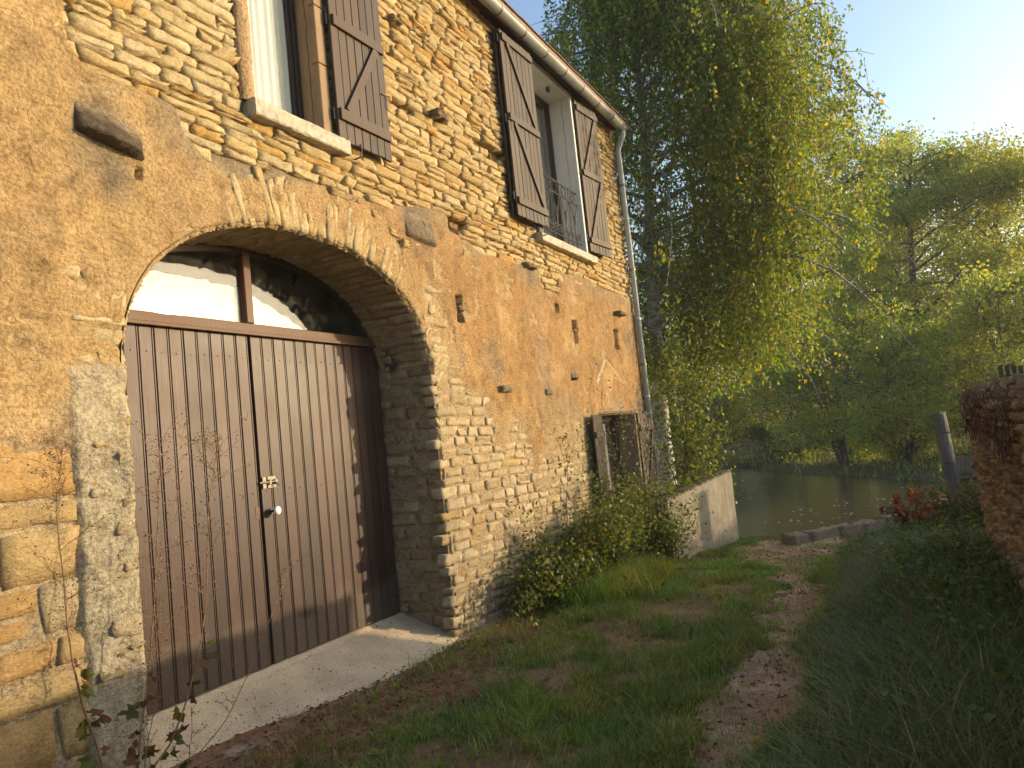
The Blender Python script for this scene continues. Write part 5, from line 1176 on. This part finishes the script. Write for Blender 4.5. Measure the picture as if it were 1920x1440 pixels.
def fallen(x, y, s, c, label, seed):
    r = np.random.default_rng(seed); n = 14; a = np.linspace(0, 2 * math.pi, n, endpoint=False) + r.uniform(0, 1); rr = s * (.75 + .25 * np.cos(5 * a)) * r.uniform(.85, 1.1, n); V = [(x, y, float(terr(x, y)) + .035)] + [(x + rr[i] * math.cos(a[i]), y + rr[i] * math.sin(a[i]), float(terr(x, y)) + .03 + .02 * math.sin(2 * a[i] + seed)) for i in range(n)]
    tag(build('fallen_leaf', np.array(V), [(0, i + 1, (i + 1) % n + 1) for i in range(n)], M_DRYLEAF, None, np.tile(c, (n + 1, 1)), False, (x, y, float(terr(x, y)))), label, 'leaf', 'single fallen leaves on the lane')
fallen(6.45, -2.75, .045, (.55, .42, .12), 'pale yellow fallen leaf in the middle of the path', 1)
fallen(4.15, -2.95, .04, (.55, .30, .06), 'orange yellow leaf lying at the lower edge of the bank grass', 2)
fallen(4.55, -2.02, .04, (.5, .22, .12), 'pinkish leaf on the grass left of the path', 3)
fallen(5.05, -2.7, .035, (.45, .30, .12), 'small tan leaf on the bare path', 4)
fallen(3.95, -2.72, .045, (.33, .13, .08), 'broad reddish brown leaf lowest on the path', 5)
fallen(4.72, -2.45, .03, (.42, .20, .13), 'curled pink brown leaf between the grass tufts', 6)
fallen(6.2, -.62, .04, (.55, .36, .22), 'pale dry leaf on the litter below the jamb', 7)
fallen(4.5, -1.0, .035, (.40, .13, .09), 'red leaf beside the concrete ramp', 8)

# ================================================================== SINGLE SHRUBS AND WEEDS
def lobed(P, A, size, cols, r, seed=0):
    """flat lobed leaves as small fans: list of (V, F)"""
    V = []; F = []; C = []; n = 0
    for p, a, s in zip(P, A, size):
        a = unit(np.array(a)); q = unit(np.cross(a, r.normal(size=3))); nn = np.cross(a, q); ang = np.array([-2.5, -1.9, -1.3, -.95, -.5, -.22, 0, .22, .5, .95, 1.3, 1.9, 2.5]); rad = np.array([.35, .62, .42, .8, .5, .72, 1.0, .72, .5, .8, .42, .62, .35]) * r.uniform(.88, 1.1, 13)
        c = p + a * s * .35; pts = [c] + [c + s * .62 * rr * (a * math.cos(t) + q * math.sin(t)) + nn * s * (.10 * math.sin(3 * t) + r.normal(0, .05)) for t, rr in zip(ang, rad)]
        V += pts; F += [(n, n + i, n + i + 1) for i in range(1, 13)]; C += [np.array(cols[r.integers(0, len(cols))]) * r.uniform(.8, 1.2)] * 14; n += 14
    return np.array(V), np.array(F), np.array(C)
def weed(name, path, label, seed, leaves=6, plume=60, leafcols=((.09, .10, .025), (.15, .075, .035), (.10, .045, .025), (.13, .12, .03)), r0=.0065):
    r = np.random.default_rng(seed); path = np.array(path, float); g = float(terr(path[0][0], path[0][1])); d = path[0] - path[1]; base = path[0].copy(); base[2] = g - .02
    t = empty(name, tuple(base), label, 'weed'); pts = np.concatenate([[base], path]); k = np.linspace(0, len(pts) - 1, 40); i0 = np.clip(k.astype(int), 0, len(pts) - 2); c = pts[i0] + (pts[i0 + 1] - pts[i0]) * (k - i0)[:, None]; c += np.cumsum(r.normal(0, .0018, c.shape), 0) * np.linspace(0, 1, 40)[:, None]
    W = Wood(); W.tube(c, r0, .0015, 6); W.build('stem', M_DRYSTEM, t); W = Wood(); bud = []
    for q in range(plume):
        f = .45 + .55 * r.random() ** .8; a = c[int(f * 39)]; az = r.uniform(0, 6.28); L_ = r.uniform(.06, .26) * (1.2 - .5 * abs(f - .75)); sp = curve(a, (math.cos(az), math.sin(az) * .6, r.uniform(.2, 1.1)), L_, 5, .3, .22, r); W.tube(sp, .0016, .0007, 3)
        for e in range(5):
            b0 = sp[r.integers(1, 6)]; d2 = r.normal(0, 1, 3); d2[2] = abs(d2[2]) * .8; s2 = curve(b0, d2, r.uniform(.02, .06), 2, 0, .2, r); W.tube(s2, .0009, .0006, 3); bud.append(s2[-1]); bud.append(s2[1])
    if plume:
        W.build('twigs', M_DRYSTEM, t)['kind'] = 'stuff'; bud = np.array(bud); V, F = leafmesh(bud, r.uniform(.006, .014, len(bud)), None, .8, r=r); build('seed_heads', V, F, M_DRYLEAF, t, palette(len(bud), [(.20, .11, .05), (.13, .07, .035), (.28, .18, .09)], [.4, .4, .2], r=r))['kind'] = 'stuff'
    P = []; A = []
    for q in range(leaves): f = r.uniform(.06, .55); P.append(c[int(f * 39)]); az = r.uniform(0, 6.28); A.append((math.cos(az), math.sin(az), r.uniform(-.9, .1)))
    for q in range(leaves):
        V, F, C = lobed(P[q:q + 1], A[q:q + 1], [r.uniform(.06, .125)], leafcols, r); build('leaf', V, F, M_DRYLEAF, t, C)
ext = lambda p, z: [(p[0][0] + (p[0][0] - p[1][0]) * .8, p[0][1], z)] + p
weed('tall_weed', [(2.42, -.45, .12), (2.52, -.45, .19), (2.62, -.45, .35), (2.71, -.45, .55), (2.78, -.45, .78), (2.84, -.45, 1.3), (2.95, -.42, 1.58), (3.02, -.40, 1.72)], 'tall dry weed with lobed leaves leaning across the barn door', 61, 16, 50)
weed('tall_weed', [(2.37, -.4, .13), (2.39, -.4, .25), (2.46, -.4, .56), (2.52, -.4, .91), (2.57, -.4, 1.34), (2.61, -.4, 1.72)], 'tallest dry weed with feathery seed heads beside the left door jamb', 62, 18, 55)
weed('tall_weed', [(2.16, -.45, .27), (2.09, -.45, .52), (2.05, -.45, .73), (2.03, -.45, 1.04), (2.01, -.45, 1.41), (2.05, -.45, 1.67)], 'dry weed with reddish stem before the big blocks at the far left', 63, 14, 50, r0=.007)
weed('tall_weed', [(2.57, -.5, .06), (2.82, -.5, .19), (2.99, -.5, .38), (3.18, -.5, .64), (3.37, -.5, .88)], 'thin bare weed stalk slanting right over the ramp', 64, 1, 10, r0=.0035)
weed('low_weed', [(2.30, -.5, .0), (2.36, -.5, .2), (2.45, -.48, .42)], 'short leafy weed between the tall weeds at the wall foot', 65, 14, 12, r0=.004)
weed('low_weed', [(2.62, -.42, .0), (2.66, -.42, .15), (2.7, -.4, .32)], 'small brown leaved weed at the corner of the ramp', 66, 10, 6, r0=.004)

def shrub(name, label, base, stems, leaf, nl, cols, seed, hip=0, cat='bush', spread=.25, asp=.6, wood=None, pw=(.4, .35, .17, .08), top=.3):
    """stems: list of (x0,y0,z0, dir, length, arch)"""
    r = np.random.default_rng(seed); t = empty(name, base, label, cat); pts = []; W = Wood()
    for (p0, d, L_, up, rad) in stems:
        c = curve(p0, d, L_, 12, up, .07, r); W.tube(c, rad, rad * .25, 5); pts += list(c[int(12 * top):])
        for q in range(5):
            a = c[r.integers(3, 13)]; s2 = curve(a, unit(np.array(d) + r.normal(0, .9, 3)), L_ * r.uniform(.12, .3), 4, up * .4, .2, r); W.tube(s2, rad * .35, rad * .12, 3); pts += list(s2[1:]) * 2
    W.build('stems', wood or M_TWIG, t); pts = np.array(pts); P = pts[r.integers(0, len(pts), nl)] + r.normal(0, spread * .3, (nl, 3)); P[:, 1] = np.minimum(P[:, 1], np.where(P[:, 0] < 11.9, -.05, 9)); P[:, 2] = np.maximum(P[:, 2], terr(P[:, 0], P[:, 1]) + .01)
    V, F = leafmesh(P, r.uniform(.6, 1.3, nl) * leaf, None, asp, r=r); build('foliage', V, F, M_LEAF, t, palette(nl, cols, list(pw), r=r))
    for k in range(hip):
        p = pts[r.integers(0, len(pts))] + np.array([0, -.06, 0]); b = MB(); b.tube([p + (0, 0, .012), p + (0, 0, .008), p, p - (0, 0, .008), p - (0, 0, .012)], [.003, .008, .011, .008, .003], 8); b.build('rose_hip', M_HIP, t, True, p)
    return t
M_HIP = m_simple('rose_hip_red', (.55, .03, .015), .35)
GRN = [(.06, .085, .022), (.085, .11, .028), (.12, .13, .038), (.16, .13, .04)]
r_ = np.random.default_rng(71); st = []
for k in range(46):
    x = r_.uniform(6.6, 8.7); az = r_.uniform(-math.pi, 0) if r_.random() < .7 else r_.uniform(0, 6.28); st.append(((x, r_.uniform(-.55, -.15), -.25), (math.cos(az) * .5, math.sin(az) * .35, 1.0), r_.uniform(.65, 1.25) * (1.0 if x > 7.2 else .7), -1.0, .008))
for k in range(20): x = r_.uniform(8.6, 9.8); st.append(((x, r_.uniform(-.5, -.2), -.3), (r_.uniform(-.35, .5), r_.uniform(-.3, .1), 1.0), r_.uniform(.8, 1.15), -.4, .008))
shrub('rose_bush', 'wild rose bush with arching stems and red hips against the wall', (8.3, -.35, -.3), st, .05, 15000, GRN, 72, 9)
shrub('rose_shoot', 'single long rose shoot standing in front of the sunlit wall', (7.35, -.32, -.25), [((7.35, -.32, -.2), (.55, 0, 1.0), 1.9, .1, .008)], .045, 90, GRN, 73, spread=.16, top=.3)
vs_ = []
for k in range(9): vs_.append(((9.2 + .09 * k + r_.normal(0, .04), -.22, -.2), (r_.uniform(-.1, .12), -.06, 1.0), r_.uniform(1.7, 2.3), -.25, .006))
for k in range(8): vs_.append(((9.6 + r_.uniform(0, .55), -.24, 1.55 + r_.uniform(0, .2)), (r_.uniform(-.5, .5), -.3, .1), r_.uniform(.6, 1.2), -2.6, .004))
shrub('climbing_rose', 'climbing rose shoots hanging over the low window', (9.8, -.22, -.3), vs_, .036, 620, [(.075, .095, .025), (.10, .115, .03), (.13, .13, .035), (.16, .13, .04)], 74, spread=.12, top=.45)
sp_ = []
for k in range(10): sp_.append(((12.35 + r_.normal(0, .14), -.42 + r_.normal(0, .12), -.4), (r_.uniform(-.08, .16), r_.uniform(-.22, .04), 1.0), r_.uniform(2.0, 3.5), .0, .013))
shrub('elder_sapling', 'slender leafy saplings growing up beside the downspout', (11.7, -.35, -.4), sp_, .07, 4600, [(.065, .09, .02), (.10, .13, .024), (.15, .16, .03), (.17, .15, .03)], 75, spread=.55, cat='sapling', top=.22)
lb = []
for k in range(22): lb.append(((10.35 + r_.normal(0, .25), -.62 + r_.normal(0, .1), -.35), (r_.normal(0, .3), r_.normal(-.1, .2), 1.0), r_.uniform(.45, .95), -.3, .007))
shrub('privet_bush', 'small dark bush at the house corner under the shutter', (11.2, -.38, -.35), lb, .05, 2200, GRN, 76, spread=.3)
tb = []
for k in range(12): u = r_.uniform(.0, .75); q = P1 + dv * LW * u + nv_ * .2; tb.append(((q[0], q[1], lerp(.48, .69, u)), (r_.normal(0, .6), r_.normal(0, .6), .6), r_.uniform(.1, .3), -.6, .003))
shrub('ivy_tuft', 'ivy and small weeds creeping on the concrete wall top', (11.2, -.8, .5), tb, .04, 420, [(.08, .10, .02), (.11, .13, .025), (.15, .15, .03), (.16, .12, .03)], 77, spread=.15, cat='ivy', top=.1)
bb = []
for k in range(34): bb.append(((r_.uniform(9.2, 13.4), r_.uniform(-4.8, -4.0), -.35), (r_.normal(0, .35), r_.normal(0, .3), 1.0), r_.uniform(.3, .6), -.8, .006))
shrub('bramble_bush', 'tangled dark brambles at the end of the garden wall', (11.2, -4.2, -.35), bb, .06, 7000, [(.05, .06, .02), (.065, .07, .024), (.10, .06, .03), (.13, .075, .04)], 78, spread=.4)
# broken branch with dead orange leaves
r_ = np.random.default_rng(81); t = empty('dead_branch', (10.9, -3.75, 0.0), 'fallen branch with curled orange brown leaves on the nettles', 'branch'); W = Wood(); tips = []
for k in range(7): c = curve((10.9 + r_.normal(0, .08), -3.78 + r_.normal(0, .05), .02), (r_.normal(0, .6), r_.normal(0, .7), .7), r_.uniform(.3, .6), 6, -.6, .2, r_); W.tube(c, .008, .002, 4); tips += list(c[2:])
W.build('twigs', M_DRYSTEM, t); tips = np.array(tips); P = tips[r_.integers(0, len(tips), 60)] + r_.normal(0, .03, (60, 3))
for k in range(60):
    V, F, C = lobed(P[k:k + 1], [(r_.normal(0, .5), r_.normal(0, .5), -1)], [r_.uniform(.10, .2)], ((.20, .075, .035), (.26, .11, .05), (.16, .06, .03), (.26, .15, .08)), r_); build('dead_leaf', V, F, M_DRYLEAF, t, C)
# tall grass stalks on the bank
r_ = np.random.default_rng(91); W = Wood()
for k in range(130):
    x = r_.uniform(3.4, 10.5); y = r_.uniform(-4.3, -2.95); c = curve((x, y, float(terr(x, y))), (r_.normal(0, .45), r_.normal(.1, .4), 1), r_.uniform(.5, 1.05), 8, -.5, .06, r_); W.tube(c, .0022, .001, 3)
tag(W.build('dry_stalks', M_DRYSTEM, None), 'thin straw coloured seed stalks rising from the bank grass', 'stalks', kind='stuff')

# unseen hedge added beyond the wall: keeps the low sun off the lane
hg = []
for k in range(150): hg.append(((r_.uniform(9.3, 17.5), -7.0 + r_.normal(0, .22), -.3), (r_.normal(0, .2), r_.normal(0, .2), 1.0), r_.uniform(1.3, 1.6), 0, .012))
shrub('shade_hedge', 'unseen hedge added beyond the garden wall to shade the lane', (13.5, -7, -.3), hg, .10, 22000, GRN, 95, spread=.35, cat='hedge', top=.02)
# ================================================================== HAZE
hb = MB(); hb.box((-8, -13, -3.2), (130, 75, 24.0))
hz = bpy.data.materials.new('river_mist'); hz.use_nodes = True; nt = hz.node_tree; nt.nodes.clear(); o_ = N(nt, 'ShaderNodeOutputMaterial'); pv = N(nt, 'ShaderNodeVolumePrincipled')
pv.inputs['Color'].default_value = (0.97, 0.98, 1.0, 1); pv.inputs['Density'].default_value = 0.0009; pv.inputs['Anisotropy'].default_value = 0.2; nt.links.new(pv.outputs[0], o_.inputs['Volume'])
tag(hb.build('haze', hz), 'thin morning mist hanging over the river', 'mist', kind='stuff')
